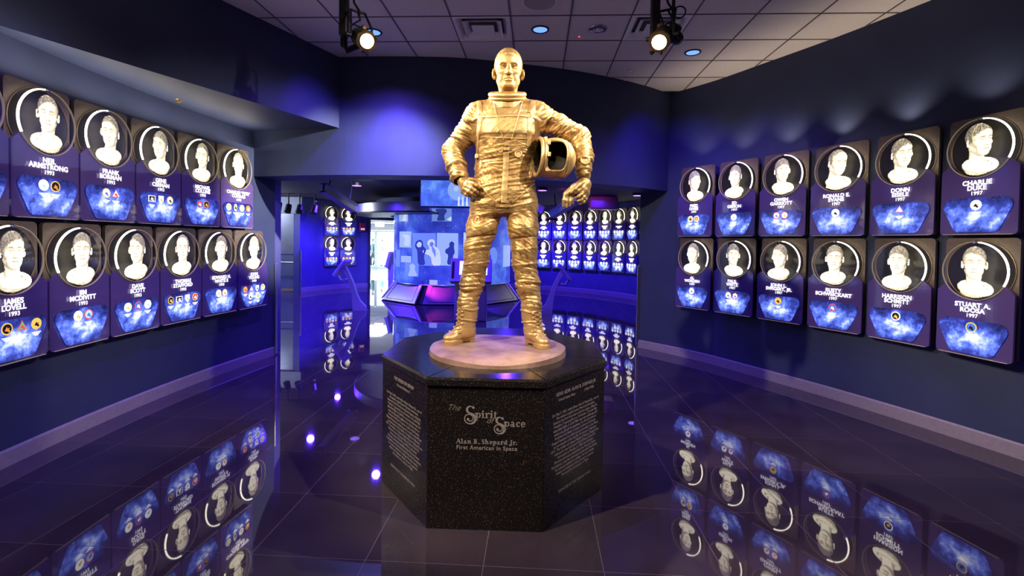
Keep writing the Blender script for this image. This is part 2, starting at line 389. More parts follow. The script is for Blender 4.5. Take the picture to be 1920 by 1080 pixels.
for i in range(-28, 20):
    for j in range(6, 28):
        x, y = X0+TS*(i+.5), Y0+TS*(j+.5)
        if (-11 < x < 6.5 and j >= 12) or (-11 < x <= -4.6): fb.box((x, y, -.0032), (TS-.004, TS-.004, .006))
o = fb.build('far_tiles', M['floor'], slab); o['kind'] = 'stuff'; o['label'] = 'polished dark floor tiles farther back in the gallery'
# ceiling: grid of bars and lay-in tiles
CT = .6065; CX, CY = .0-CT/2, 4.90
ceil = MB()
span = [k for k in range(-8, 9)]
for i in range(-7, 9): ceil.box((CX+CT*i, 2.3, ZC+.004), (.013, 11.4, .016))
for j in range(-13, 6): ceil.box((.1, CY+CT*j, ZC+.004), (8.4, .013, .016))
ceilo = ceil.build('ceiling', M['grid_bar']); ceilo['kind'] = 'structure'
ct = MB().box((0, 0, 0), (CT-.009, CT-.009, .012)).build('ceiling_tile', M['tile_ceiling'], ceilo); first = True
DIFF = [(round((-.60-CX)/CT-.5), 0), (round((1.22-CX)/CT-.5), 0)]
for i in range(-7, 8):
    for j in range(-12, 5):
        x, y = CX+CT*(i+.5), CY+CT*(j+.5)
        if (i, j) in DIFF: continue
        if not any(inside(x+a*CT*.5, y+b*CT*.5) for a in (-1, 0, 1) for b in (-1, 0, 1)): continue
        o = ct if first else ct.copy()
        if not first: COL.objects.link(o)
        first = False; o.location = (x, y, ZC+.008)
# ------------------------------------------------------------------ gallery behind
GC = (-2.1, 11.2); ZG = 2.92
gl = smooth_path([(-7.22, 14.40), (-6.96, 15.20), (-6.61, 15.84), (-6.19, 16.27), (-5.86, 16.50)], 4)
_r = ray(1004, 460); FS = march(Vector((_r.x, _r.y))*(16.95/_r.y), [1033, 1062, 1091, 1119, 1146, 1172, 1196, 1217], .60)
_f = []
for i in range(len(FS)):
    _t = (FS[min(i+1, 8)]-FS[max(i-1, 0)]).normalized(); _f.append(tuple(FS[i]+Vector((-_t.y, _t.x))*.10))
gr = smooth_path([(-4.80, 17.2), (-3.4, 17.75), (-1.5, 17.75)] + _f + [(3.45, 12.2), (3.4, 10.6), (2.9, 9.2), (2.0, 7.85)], 3)
wall_sweep('wall_gallery_left', gl, .25, 0, 3.2, M['gallery_wall'])
wall_sweep('wall_gallery_right', gr, .25, 0, 3.2, M['gallery_wall'])
for nm, path in (('baseboard_gallery_left', gl), ('baseboard_gallery_right', gr)):
    o = MB().sweep(path, [(0, 0), (0, .15), (-.008, .15), (-.018, .13), (-.018, 0)]).build(nm, M['base']); o['kind'] = 'structure'
# wall above the lobby doorway
wall_sweep('wall_door_head', [(-5.86, 16.50), (-4.80, 17.2)], .25, 2.42, 3.2, M['gallery_wall'])
d = MB()
a, b = Vector((-5.86, 16.50)), Vector((-4.80, 17.2)); t = (b-a).normalized(); n = Vector((t.y, -t.x))
for p, w, z0, z1 in ((a+t*.04, .08, 0, 2.42), (b-t*.04, .08, 0, 2.42)):
    d.box((p.x+n.x*.02, p.y+n.y*.02, (z0+z1)/2), (.08, .12, z1-z0), Matrix.Rotation(math.atan2(t.y, t.x), 3, 'Z'))
mid = (a+b)/2; d.box((mid.x+n.x*.02, mid.y+n.y*.02, 2.39), ((b-a).length, .12, .08), Matrix.Rotation(math.atan2(t.y, t.x), 3, 'Z'))
o = d.build('door_1', mat('dark_door_frame', (.03, .03, .06), .4)); o['kind'] = 'structure'
# alcove with glass guard rail left of the gallery wall
o = MB().box((-9.3, 15.6, 1.6), (4.4, .2, 3.2)).build('wall_alcove', M['grey_wall']); o['kind'] = 'structure'
o = MB().box((-8.75, 14.45, 2.82), (3.2, .2, .8)).build('wall_alcove_head', M['grey_wall']); o['kind'] = 'structure'
o = MB().box((-7.17, 14.33, .66), (.05, .05, 1.3), bev=.006).build('trim_5', M['steel']); o['kind'] = 'structure'; o['label'] = 'steel corner guard on the blue gallery wall beside the alcove'
o = MB().box((-11.2, 10.5, 1.6), (.2, 10.4, 3.2)).build('wall_far_left', M['gallery_wall']); o['kind'] = 'structure'
o = MB().box((-7.5, 6.9, 1.6), (7.4, .2, 3.2)).build('wall_near_left', M['gallery_wall']); o['kind'] = 'structure'
mid = [((F_[i][0]+B_[i][0])/2, (F_[i][1]+B_[i][1])/2) for i in range(len(HF))]
o = MB().prism(mid + [(2.3, 7.95), (6.2, 7.95), (6.2, 18.1), (-11.3, 18.1), (-11.3, 6.6), (-3.85, 6.6)], ZG, ZG+.2).build('ceiling_gallery', M['black_ceiling']); o['kind'] = 'structure'
# lobby beyond the doorway and the daylight outside
o = MB().box((-11.6, 22.0, 1.4), (.2, 11.6, 2.8)).build('wall_lobby_left', M['white_wall']); o['kind'] = 'structure'
o = MB().box((-3.6, 22.6, 1.4), (.2, 10.4, 2.8)).build('wall_lobby_right', M['white_wall']); o['kind'] = 'structure'
o = MB().box((-7.6, 22.1, 2.75), (8.2, 11.4, .2)).build('ceiling_lobby', M['white_wall']); o['kind'] = 'structure'
o = MB().box((-9.4, 16.4, 1.4), (4.6, .2, 2.8)).build('wall_lobby_near', M['white_wall']); o['kind'] = 'structure'
o = MB().box((-10, 48, -.09), (60, 41.5, .17)).build('ground', mat('pale_concrete', (.62, .62, .60), .8, mottled=.1, scale=2)); o['kind'] = 'structure'
# ------------------------------------------------------------------ solid modelling on a distance grid (surface nets)
V3 = lambda *a: np.array(a, float)
class Field:
    def __init__(s, lo, hi, h):
        s.lo = np.array(lo, float); s.h = h; s.n = np.ceil((np.array(hi)-s.lo)/h).astype(int)+1
        s.f = np.full(s.n, 9.0, np.float32)
    def _sub(s, lo, hi):
        a = np.clip(np.floor((np.array(lo)-s.lo)/s.h).astype(int), 0, s.n); b = np.clip(np.ceil((np.array(hi)-s.lo)/s.h).astype(int)+1, 0, s.n)
        sl = tuple(slice(i, j) for i, j in zip(a, b))
        g = np.meshgrid(*[(s.lo[k]+s.h*np.arange(a[k], b[k])).astype(np.float32) for k in range(3)], indexing='ij', sparse=True)
        return sl, g
    def apply(s, fn, lo, hi, k=.02, op='add', m=.03):
        sl, g = s._sub(np.array(lo)-m-k, np.array(hi)+m+k)
        if any(x.stop <= x.start for x in sl): return s
        d = fn(*g).astype(np.float32); f = s.f[sl]; k = max(k, 1e-5)
        if op == 'add':
            q = np.maximum(k-np.abs(f-d), 0)/k; s.f[sl] = np.minimum(f, d)-q*q*k*.25
        else:
            q = np.maximum(k-np.abs(f+d), 0)/k; s.f[sl] = np.maximum(f, -d)+q*q*k*.25
        return s
    def cone(s, a, b, r1, r2, k=.02, op='add'):
        a, b = np.array(a, float), np.array(b, float); ab = b-a; L = float(ab@ab)
        def fn(x, y, z):
            t = np.clip(((x-a[0])*ab[0]+(y-a[1])*ab[1]+(z-a[2])*ab[2])/L, 0, 1)
            return np.sqrt((x-a[0]-t*ab[0])**2+(y-a[1]-t*ab[1])**2+(z-a[2]-t*ab[2])**2)-(r1+(r2-r1)*t)
        R = max(r1, r2); return s.apply(fn, np.minimum(a, b)-R, np.maximum(a, b)+R, k, op)
    def chain(s, pts, k=.02, k0=None, op='add'):
        for i in range(len(pts)-1):
            s.cone(pts[i][:3], pts[i+1][:3], pts[i][3], pts[i+1][3], k if i or k0 is None else k0, op)
        return s
    def ball(s, c, r, k=.02, op='add'): return s.ell(c, (r, r, r), k, op)
    def ell(s, c, r, k=.02, op='add', rot=None):
        c = np.array(c, float); r = np.array(r, float); R = np.eye(3) if rot is None else np.array(rot)
        def fn(x, y, z):
            p = [R[0][i]*(x-c[0])+R[1][i]*(y-c[1])+R[2][i]*(z-c[2]) for i in range(3)]
            k0 = np.sqrt(sum((p[i]/r[i])**2 for i in range(3))); k1 = np.sqrt(sum((p[i]/r[i]**2)**2 for i in range(3)))+1e-6
            return k0*(k0-1)/k1
        e = r.max() if rot is not None else r
        return s.apply(fn, c-e, c+e, k, op)
    def box(s, c, d, rad=.01, k=.01, op='add', rot=None):
        c = np.array(c, float); d = np.array(d, float)-rad; R = np.eye(3) if rot is None else np.array(rot)
        def fn(x, y, z):
            q = [np.abs(R[0][i]*(x-c[0])+R[1][i]*(y-c[1])+R[2][i]*(z-c[2]))-d[i] for i in range(3)]
            return np.sqrt(sum(np.maximum(v, 0)**2 for v in q))+np.minimum(np.maximum(np.maximum(q[0], q[1]), q[2]), 0)-rad
        e = np.linalg.norm(d)+rad if rot is not None else d+rad
        return s.apply(fn, c-e, c+e, k, op)
    def loft(s, rows, k=.02, op='add'):
        r = np.array(rows, float); o = np.argsort(r[:, 0]); r = r[o]
        def fn(x, y, z):
            zz = z.ravel(); cx, cy, a, b = (np.interp(zz, r[:, 0], r[:, i]).astype(np.float32)[None, None, :] for i in (1, 2, 3, 4))
            # squarish ellipse
            d = ((np.abs((x-cx)/a))**2.4+(np.abs((y-cy)/b))**2.4)**(1/2.4)
            d = (d-1)*np.minimum(a, b)
            return np.maximum(d, np.maximum(z-r[-1, 0], r[0, 0]-z))
        return s.apply(fn, (min(r[:, 1]-r[:, 3]), min(r[:, 2]-r[:, 4]), r[0, 0]), (max(r[:, 1]+r[:, 3]), max(r[:, 2]+r[:, 4]), r[-1, 0]), k, op)
    def torus(s, c, R, r, axis=(0, 0, 1), k=.01, op='add'):
        c = np.array(c, float); ax = np.array(axis, float); ax /= np.linalg.norm(ax)
        def fn(x, y, z):
            px, py, pz = x-c[0], y-c[1], z-c[2]; h = px*ax[0]+py*ax[1]+pz*ax[2]
            q = np.sqrt(np.maximum(px*px+py*py+pz*pz-h*h, 0)); return np.sqrt((q-R)**2+h*h)-r
        return s.apply(fn, c-R-r, c+R+r, k, op)
    def disc(s, a, b, r, rad=.004, k=.004, op='add'):
        """rounded solid cylinder from a to b"""
        a, b = np.array(a, float), np.array(b, float); ax = b-a; L = np.linalg.norm(ax); ax /= L; c = (a+b)/2
        def fn(x, y, z):
            px, py, pz = x-c[0], y-c[1], z-c[2]; h = px*ax[0]+py*ax[1]+pz*ax[2]
            q = np.sqrt(np.maximum(px*px+py*py+pz*pz-h*h, 0)); u = q-r+rad; v = np.abs(h)-L/2+rad
            return np.minimum(np.maximum(u, v), 0)+np.sqrt(np.maximum(u, 0)**2+np.maximum(v, 0)**2)-rad
        return s.apply(fn, c-r-L, c+r+L, k, op)
    def mesh(s):
        f = s.f; n = s.n; ins = f < 0
        c = ins[:-1, :-1, :-1].astype(np.uint8)
        cnt = np.zeros(np.array(n)-1, np.uint8)
        for dx in (0, 1):
            for dy in (0, 1):
                for dz in (0, 1): cnt += ins[dx:n[0]-1+dx, dy:n[1]-1+dy, dz:n[2]-1+dz]
        act = (cnt > 0) & (cnt < 8); idx = np.argwhere(act); vid = np.full(act.shape, -1, np.int64); vid[act] = np.arange(len(idx))
        acc = np.zeros((len(idx), 3)); num = np.zeros(len(idx))
        offs = [(a, b, c_) for a in (0, 1) for b in (0, 1) for c_ in (0, 1)]
        fv = {o: f[idx[:, 0]+o[0], idx[:, 1]+o[1], idx[:, 2]+o[2]] for o in offs}
        for o in offs:
            for ax in range(3):
                if o[ax]: continue
                p = list(o); p[ax] = 1; p = tuple(p); A, B = fv[o], fv[p]; m = (A < 0) != (B < 0)
                t = np.where(m, A/np.where(m, A-B, 1), 0); e = np.tile(np.array(o, float), (len(idx), 1)); e[:, ax] = t
                acc[m] += e[m]; num[m] += 1
        P = s.lo+s.h*(idx+acc/num[:, None])
        quads = []
        for ax in range(3):
            u, v = (ax+1) % 3, (ax+2) % 3
            A = np.moveaxis(ins, ax, 0); d = np.moveaxis(A[:-1] != A[1:], 0, ax); e = np.argwhere(d)
            e = e[(e[:, u] > 0) & (e[:, v] > 0) & (e[:, u] < n[u]-1) & (e[:, v] < n[v]-1)]
            def g(du, dv):
                q = e.copy(); q[:, u] -= du; q[:, v] -= dv; return vid[q[:, 0], q[:, 1], q[:, 2]]
            Q = np.stack([g(0, 0), g(1, 0), g(1, 1), g(0, 1)], 1); fl = ins[e[:, 0], e[:, 1], e[:, 2]]
            Q[~fl] = Q[~fl][:, ::-1]; quads.append(Q)
        Q = np.concatenate(quads); Q = Q[(Q >= 0).all(1)]
        N = s.grad(P)
        return P, Q, N
    def grad(s, P):
        q = (P-s.lo)/s.h; i = np.clip(np.floor(q).astype(int), 1, s.n-3); t = q-i
        G = np.zeros_like(P)
        def val(j): return s.f[np.clip(j[:, 0], 0, s.n[0]-1), np.clip(j[:, 1], 0, s.n[1]-1), np.clip(j[:, 2], 0, s.n[2]-1)]
        for dx in (0, 1):
            for dy in (0, 1):
                for dz in (0, 1):
                    w = (t[:, 0] if dx else 1-t[:, 0])*(t[:, 1] if dy else 1-t[:, 1])*(t[:, 2] if dz else 1-t[:, 2]); j = i+[dx, dy, dz]
                    for ax in range(3):
                        e = np.zeros(3, int); e[ax] = 1; G[:, ax] += w*(val(j+e)-val(j-e))
        return G/np.maximum(np.linalg.norm(G, axis=1, keepdims=True), 1e-9)
def np_mesh(name, P, Q, smooth=True):
    me = bpy.data.meshes.new(name); n = len(Q)
    me.vertices.add(len(P)); me.vertices.foreach_set('co', np.asarray(P, np.float32).ravel())
    me.loops.add(n*4); me.loops.foreach_set('vertex_index', np.asarray(Q, np.int32).ravel())
    me.polygons.add(n); me.polygons.foreach_set('loop_start', np.arange(0, 4*n, 4, dtype=np.int32))
    me.polygons.foreach_set('use_smooth', np.full(n, smooth)); me.update(calc_edges=True); me.validate(); return me
_perm = RNG.random(4096).astype(np.float64)
def vnoise(p):
    i = np.floor(p).astype(np.int64); t = p-i; t = t*t*(3-2*t); r = 0
    for dx in (0, 1):
        for dy in (0, 1):
            for dz in (0, 1):
                hsh = ((i[:, 0]+dx)*374761393+(i[:, 1]+dy)*668265263+(i[:, 2]+dz)*2147483647) & 0x7fffffff
                hsh = (hsh ^ (hsh >> 13))*1274126177 & 0x7fffffff
                w = (t[:, 0] if dx else 1-t[:, 0])*(t[:, 1] if dy else 1-t[:, 1])*(t[:, 2] if dz else 1-t[:, 2])
                r = r+w*_perm[(hsh ^ (hsh >> 16)) & 4095]
    return r
def sstep(a, b, x): t = np.clip((x-a)/(b-a), 0, 1); return t*t*(3-2*t)
def join_pq(parts):
    P, Q, o = [], [], 0
    for p, q in parts: P.append(p); Q.append(q+o); o += len(p)
    return np.concatenate(P), np.concatenate(Q)
def rot3(axis, deg): return np.array(Matrix.Rotation(math.radians(deg), 3, axis))
# ---- the head, in its own frame: eye level at z=0, face towards -y
def head_field(h=.0026, hair=1.0, s=1.0):
    F = Field((-.125, -.16, -.30), (.125, .16, .165), h)
    F.ell((0, .020, .035), (.093, .124, .112), .02)
    F.ell((0, -.030, -.030), (.071, .080, .108), .035)
    F.ell((0, -.055, .052), (.072, .058, .060), .03)
    for x in (-1, 1):
        F.cone((x*.056, .012, -.072), (x*.024, -.068, -.121), .024, .020, .030)
        F.ell((x*.050, -.064, -.034), (.029, .030, .024), .03)
        F.cone((x*.012, -.101, .021), (x*.046, -.089, .024), .0105, .011, .016)   # brow
        F.cone((x*.046, -.089, .024), (x*.066, -.062, .012), .010, .012, .018)
        F.cone((x*.018, -.086, -.115), (x*.040, -.070, -.10), .02, .018, .02)
    F.ell((0, -.088, -.122), (.026, .020, .021), .02)
    F.cone((0, -.045, -.098), (0, -.01, -.10), .036, .05, .02)
    for x in (-1, 1):
        F.ell((x*.034, -.112, -.001), (.0215, .025, .0150), .011, 'sub')
        F.ball((x*.0345, -.0815, -.003), .0155, .003)
        F.cone((x*.019, -.0955, .003), (x*.036, -.0985, .0075), .0034, .0036, .004)
        F.cone((x*.036, -.0985, .0075), (x*.053, -.088, .000), .0036, .0034, .004)
        F.cone((x*.021, -.0940, -.008), (x*.037, -.0960, -.0115), .003, .0032, .004)
        F.cone((x*.037, -.0960, -.0115), (x*.053, -.087, -.005), .003, .003, .004)
    F.cone((0, -.098, .016), (0, -.121, -.026), .0085, .0105, .012)
    F.cone((0, -.121, -.026), (0, -.134, -.046), .0110, .0155, .008)
    for x in (-1, 1):
        F.ell((x*.0155, -.1165, -.049), (.0105, .0135, .0105), .007)
        F.ell((x*.0085, -.1235, -.0605), (.0048, .0075, .0060), .003, 'sub')
        F.chain([(x*.0225, -.1170, -.046, .0036), (x*.033, -.1065, -.066, .0046), (x*.040, -.0945, -.092, .0040)], .006, None, 'sub')
        F.ell((x*.048, -.078, -.075), (.017, .016, .022), .018)
    F.ell((0, -.104, -.083), (.029, .0125, .020), .015)
    F.chain([(-.027, -.1015, -.0835, .0045), (-.008, -.1120, -.0775, .0062), (.008, -.1120, -.0775, .0062), (.027, -.1015, -.0835, .0045)], .006)
    F.chain([(-.024, -.1015, -.090, .0045), (0, -.1105, -.0925, .0075), (.024, -.1015, -.090, .0045)], .006)
    F.chain([(-.031, -.1055, -.0865, .0022), (0, -.1205, -.0848, .0028), (.031, -.1050, -.0865, .0028)], .004, None, 'sub')
    F.chain([(-.015, -.113, -.1045, .003), (.015, -.113, -.1045, .003)], .010, None, 'sub')
    F.cone((0, .034, -.09), (0, .036, -.29), .058, .070, .022)
    for x in (-1, 1):
        F.cone((x*.056, .040, -.07), (x*.018, -.030, -.235), .015, .014, .022)
        R = rot3('Z', x*28)
        F.ell((x*.098, .022, -.020), (.0095, .028, .037), .008, 'add', R)
        F.ell((x*.1075, .014, -.017), (.008, .014, .022), .005, 'sub', R)
        F.ell((x*.093, .016, -.046), (.009, .012, .013), .006)
    return F
def head_mesh(h, hair_amp=.0045):
    F = head_field(h); P, Q, N = F.mesh()
    # cropped hair: a raised cap above the hair line
    line = .078-.030*np.abs(P[:, 0]/.07)**2.2
    line = np.where(P[:, 1] > -.035, .03-.10*sstep(-.035, .10, P[:, 1]), line)
    side = (np.abs(P[:, 0]) > .088) & (P[:, 1] < .05) & (P[:, 2] < .02)
    hr = sstep(-.004, .008, P[:, 2]-line)*np.where(side, 0, 1)*sstep(-.155, -.135, P[:, 2])
    st = vnoise(np.stack([P[:, 0]*150, P[:, 1]*60, P[:, 2]*60], 1))
    P = P+N*(hr*(hair_amp*.5+hair_amp*.7*st))[:, None]
    return P, Q, N, hr
HEAD = head_mesh(.0027)
# ------------------------------------------------------------------ pedestal
PC = Vector((-.286, 3.515)); PH = .875; AP = .803; PROT = math.radians(1.0)
ped = empty('granite_pedestal', (PC.x, PC.y, 0), 'octagonal speckled black granite pedestal with engraved lettering under the bronze statue', 'pedestal', rot=(0, 0, PROT))
Rv = AP/math.cos(math.pi/8)
OV = [(-.3325, -.803), (.3325, -.803), (.750, -.285), (.750, .285), (.3325, .803), (-.3325, .803), (-.750, .285), (-.750, -.285)]
def octv(k, r): x, y = OV[k % 8]; return (x*r/Rv, y*r/Rv)
for k in range(8):
    a0, a1 = octv(k, Rv), octv(k+1, Rv); b0, b1 = octv(k, Rv-.05), octv(k+1, Rv-.05)
    g = .0012
    e = Vector(a1)-Vector(a0); e.normalize()
    q = [tuple(Vector(a0)+e*g), tuple(Vector(a1)-e*g), tuple(Vector(b1)-e*g), tuple(Vector(b0)+e*g)]
    MB().prism(q, 0, PH-.047).build('granite_panel', M['granite'], ped)
MB().prism([octv(k, Rv-.02) for k in range(8)], .01, PH-.05).build('core', M['black'], ped)
sm = M['granite']
for k in range(8):     # bevelled cap in eight wedges with fine joints
    mb = MB(); a0, a1 = Vector(octv(k, Rv+.014)), Vector(octv(k+1, Rv+.014)); i0, i1 = Vector(octv(k, .3)), Vector(octv(k+1, .3))
    e = (a1-a0).normalized()*.0012; n = Vector((e.y, -e.x)).normalized()
    lo = [a0+e, a1-e, i1-e, i0+e]; hi = [a0+e-n*.012, a1-e-n*.012, i1-e, i0+e]
    bm = mb.bm; L = [[bm.verts.new((*p, z)) for p in pts] for pts, z in ((lo, PH-.045), (lo, PH-.012), (hi, PH))]
    for A, B in zip(L, L[1:]):
        for j in range(4): bm.faces.new((A[j], A[(j+1) % 4], B[(j+1) % 4], B[j]))
    bm.faces.new(L[0][::-1]); bm.faces.new(L[2])
    mb.build('cap_slab', sm, ped)
# --- engraved lettering
def text(name, body, size, m, parent, loc, rot=(math.pi/2, 0, 0), align='CENTER', bold=0.0, ext=.0008, spacing=1.0, char=1.0, shear=0):
    cu = bpy.data.curves.new(name, 'FONT'); cu.body = body; cu.size = size; cu.align_x = align; cu.align_y = 'CENTER'
    cu.extrude = ext; cu.offset = bold; cu.space_line = spacing; cu.space_character = char; cu.shear = shear; cu.resolution_u = 3
    cu.materials.append(m); tmp = bpy.data.objects.new(name, cu); me = bpy.data.meshes.new_from_object(tmp); bpy.data.objects.remove(tmp); bpy.data.curves.remove(cu)
    o = bpy.data.objects.new(name, me); COL.objects.link(o); o.parent = parent; o.location = loc; o.rotation_euler = rot; return o
class Serif:
    """small engraved roman letters drawn from stems, slabs and bowls on the x-z plane (x-height 1)"""
    def __init__(s): s.mb = MB(); s.x = 0
    def poly(s, pts): s.mb.plate([(p[0], p[1]) for p in pts], -.0008, .0008)
    def rect(s, x0, z0, x1, z1): s.poly([(x0, z0), (x1, z0), (x1, z1), (x0, z1)])
    def stem(s, x, z0, z1, w, foot=True, head='l'):
        s.rect(x-w/2, z0, x+w/2, z1); e = w*.8
        if foot: s.rect(x-w/2-e, z0, x+w/2+e, z0+w*.28)
        if head == 'b': s.rect(x-w/2-e, z1-w*.28, x+w/2+e, z1)
        elif head == 'l': s.poly([(x-w/2-e, z1-w*.7), (x-w/2, z1-w*.8), (x-w/2, z1), (x-w/2-.01*w, z1)])
    def arc(s, cx, cz, rx, rz, a0, a1, thick, thin, n=16):
        """modulated stroke: thick at the sides, thin at top and bottom"""
        O, I = [], []
        for i in range(n+1):
            a = math.radians(a0+(a1-a0)*i/n); c, q = math.cos(a), math.sin(a)
            O.append((cx+rx*c, cz+rz*q)); I.append((cx+(rx-thick)*c, cz+(rz-thin)*q))
        for i in range(n): s.poly([I[i], O[i], O[i+1], I[i+1]])
    def stroke(s, pts, ws, z=0):
        L, R = [], []; n = len(pts)
        for i, p in enumerate(pts):
            t = Vector(pts[min(i+1, n-1)])-Vector(pts[max(i-1, 0)]); t.normalize(); q = Vector((-t.y, t.x))*ws[i]/2
            L.append(tuple(Vector(p)+q)); R.append(tuple(Vector(p)-q))
        for i in range(n-1): s.poly([R[i], R[i+1], L[i+1], L[i]])
    def text(s, word, x, z, h, w):
        """h = x-height, w = stem width"""
        A, D = z+h*1.5, z-h*.48
        for ch in word:
            r = h*.42
            if ch == ' ': x += h*.5; continue
            if ch == '.': s.rect(x, z, x+w, z+w); x += w+h*.2; continue
            if ch == 'p': s.stem(x+w, D, z+h, w); s.arc(x+w+r*.9, z+h/2, r, h/2, -180, 180, w, w*.35); x += w+2*r+h*.12
            elif ch == 'd': s.arc(x+r, z+h/2, r, h/2, -180, 180, w, w*.35); s.stem(x+2*r-w*.2, z, A, w); x += 2*r+w+h*.14
            elif ch in 'c': s.arc(x+r, z+h/2, r, h/2, 50, 320, w, w*.35); s.mb.ball((x+2*r-w*.7, 0, z+h*.8), w*.55, 8, (1, .1, 1)); x += 2*r+h*.1
            elif ch == 'e': s.arc(x+r, z+h/2, r, h/2, 0, 320, w, w*.35); s.rect(x+w*.6, z+h*.47, x+2*r-w*.1, z+h*.47+w*.35); x += 2*r+h*.12
            elif ch == 'a': s.stem(x+r*1.55, z, z+h*.7, w, True, None); s.arc(x+r*.95, z+h*.68, r*.85, h*.32, 0, 150, w*.9, w*.35); s.arc(x+r*.8, z+h*.28, r*.75, h*.28, -180, 180, w*.8, w*.3); x += r*2+w+h*.02
            elif ch == 'i': s.stem(x+w, z, z+h, w); s.mb.ball((x+w, 0, z+h*1.32), w*.62, 10, (1, .1, 1)); x += 2*w+h*.18
            elif ch == 'l': s.stem(x+w, z, A, w); x += 2*w+h*.18
            elif ch == 't': s.stem(x+w*.9, z+h*.08, z+h*1.28, w, False, None); s.rect(x-w*.1, z+h-w*.35, x+w*2.4, z+h); s.arc(x+w*1.5, z+h*.16, w*1.1, h*.16, 180, 330, w*.7, w*.35); x += w*2.4+h*.12
            elif ch == 'r': s.stem(x+w, z, z+h, w); s.arc(x+w*1.5+h*.12, z+h*.72, h*.26, h*.28, 40, 170, w*.5, w*.35); s.mb.ball((x+w*1.5+h*.33, 0, z+h*.86), w*.6, 8, (1, .1, 1)); x += w*2+h*.42
            elif ch in 'nh': s.stem(x+w, z, A if ch == 'h' else z+h, w); s.arc(x+w+r*.85, z+h*.62, r*.85, h*.38, 0, 150, w*.9, w*.35); s.stem(x+w+r*1.7-w/2, z, z+h*.62, w, True, None); x += w*2+2*r+h*.02
            elif ch == 'A':
                H = h*1.5; s.stroke([(x, z), (x+h*.62, z+H)], [w*.4, w*.4]); s.stroke([(x+h*.55, z+H), (x+h*1.2, z)], [w*1.15, w*1.15]); s.rect(x+h*.25, z+H*.33, x+h*.95, z+H*.33+w*.35)
                s.rect(x-w*.8, z, x+w, z+w*.28); s.rect(x+h*1.2-w*1.2, z, x+h*1.2+w*1.2, z+w*.28); x += h*1.45
            elif ch == 'B':
                H = h*1.5; s.stem(x+w, z, z+H, w, True, 'b')
                s.arc(x+w+h*.25, z+H*.75, h*.42, H*.25, -90, 90, w, w*.35); s.arc(x+w+h*.25, z+H*.26, h*.5, H*.26, -90, 90, w, w*.35)
                for k in (0, .5, 1): s.rect(x+w, z+(H-w*.35)*k, x+w+h*.27, z+(H-w*.35)*k+w*.35)
                x += w*2+h*.85
            elif ch == 'S':
                H = h*1.5; s.arc(x+h*.42, z+H*.74, h*.38, H*.26, 30, 235, w*.8, w*.4); s.arc(x+h*.42, z+H*.27, h*.42, H*.27, -150, 60, w*.8, w*.4); s.stroke([(x+h*.14, z+H*.6), (x+h*.72, z+H*.38)], [w, w]); x += h*1.02
            elif ch == 'J':
                H = h*1.5; s.stem(x+h*.5, z, z+H, w, False, 'b'); s.arc(x+h*.22, z, h*.28+w/2, h*.36, 180, 360, w, w*.4); s.mb.ball((x+w*.2, 0, z+.02*h), w*.62, 8, (1, .1, 1)); x += h*.95
        return x
    def width(s, word, h, w):
        t = Serif(); return t.text(word, 0, 0, h, w)
    def swash(s, cx, z0, H, w):
        """large swash S with a spiral tail"""
        pts, ws = [], []
        T = z0+H
        for i in range(9):      # upper bowl
            a = math.radians(35+(250-35)*i/8); pts.append((cx+H*.20*math.cos(a), T-H*.20+H*.19*math.sin(a))); ws.append(w*(.45+.75*max(0, -math.cos(a))))
        for i in range(11):     # lower bowl and tail
            a = math.radians(62-(62+215)*i/10); pts.append((cx-H*.02+H*.31*math.cos(a), z0+H*.29+H*.29*math.sin(a))); ws.append(w*(.55+.95*max(0, math.cos(a))))
        for i in range(1, 12):  # spiral
            a = math.radians(-215-300*i/11); r = H*(.30-.21*i/11); pts.append((cx-H*.05+r*math.cos(a), z0+H*.29+r*math.sin(a)*.95)); ws.append(w*.5)
        s.stroke(pts, ws); s.mb.ball((*[pts[-1][0]], 0, pts[-1][1]), w*.75, 10, (1, .1, 1)); s.mb.ball((pts[0][0], 0, pts[0][1]), w*.7, 10, (1, .1, 1))
FY = -AP-.0006
px2m = .003085                         # one measured unit on the front face
def fx(x): return (x-910.5)*px2m
def fz(y): return PH-.010-(y-703)*px2m
sr = Serif()
sr.swash(fx(882), fz(785), fz(752)-fz(785), .0105); sr.text('pirit', fx(891), fz(773.5), .0295, .0078)
sr.mb.build('title_lettering', M['engraved'], ped, (0, FY, 0)); sr = Serif()
sr.swash(fx(936.5), fz(802), fz(771)-fz(802), .0105); sr.text('pace', fx(944), fz(788.5), .0295, .0078)
sr.mb.build('title_lettering', M['engraved'], ped, (0, FY, 0)); sr = Serif()
wd = sr.width('Alan B. Shepard Jr.', .0182, .0058); sr.text('Alan B. Shepard Jr.', fx(913.5)-wd/2, fz(822), .0182, .0058)
sr.mb.build('name_lettering', M['engraved'], ped, (0, FY, 0))
text('script_lettering', 'The', .050, M['engraved'], ped, (fx(850), FY, fz(756)), shear=.5, bold=-.0010)
text('script_lettering', 'of', .046, M['engraved'], ped, (fx(917), FY, fz(778)), shear=.5, bold=-.0004)
text('subtitle_lettering', 'First American in Space', .0335, M['engraved'], ped, (fx(913), FY, fz(829.5)), bold=.0004, char=1.08)
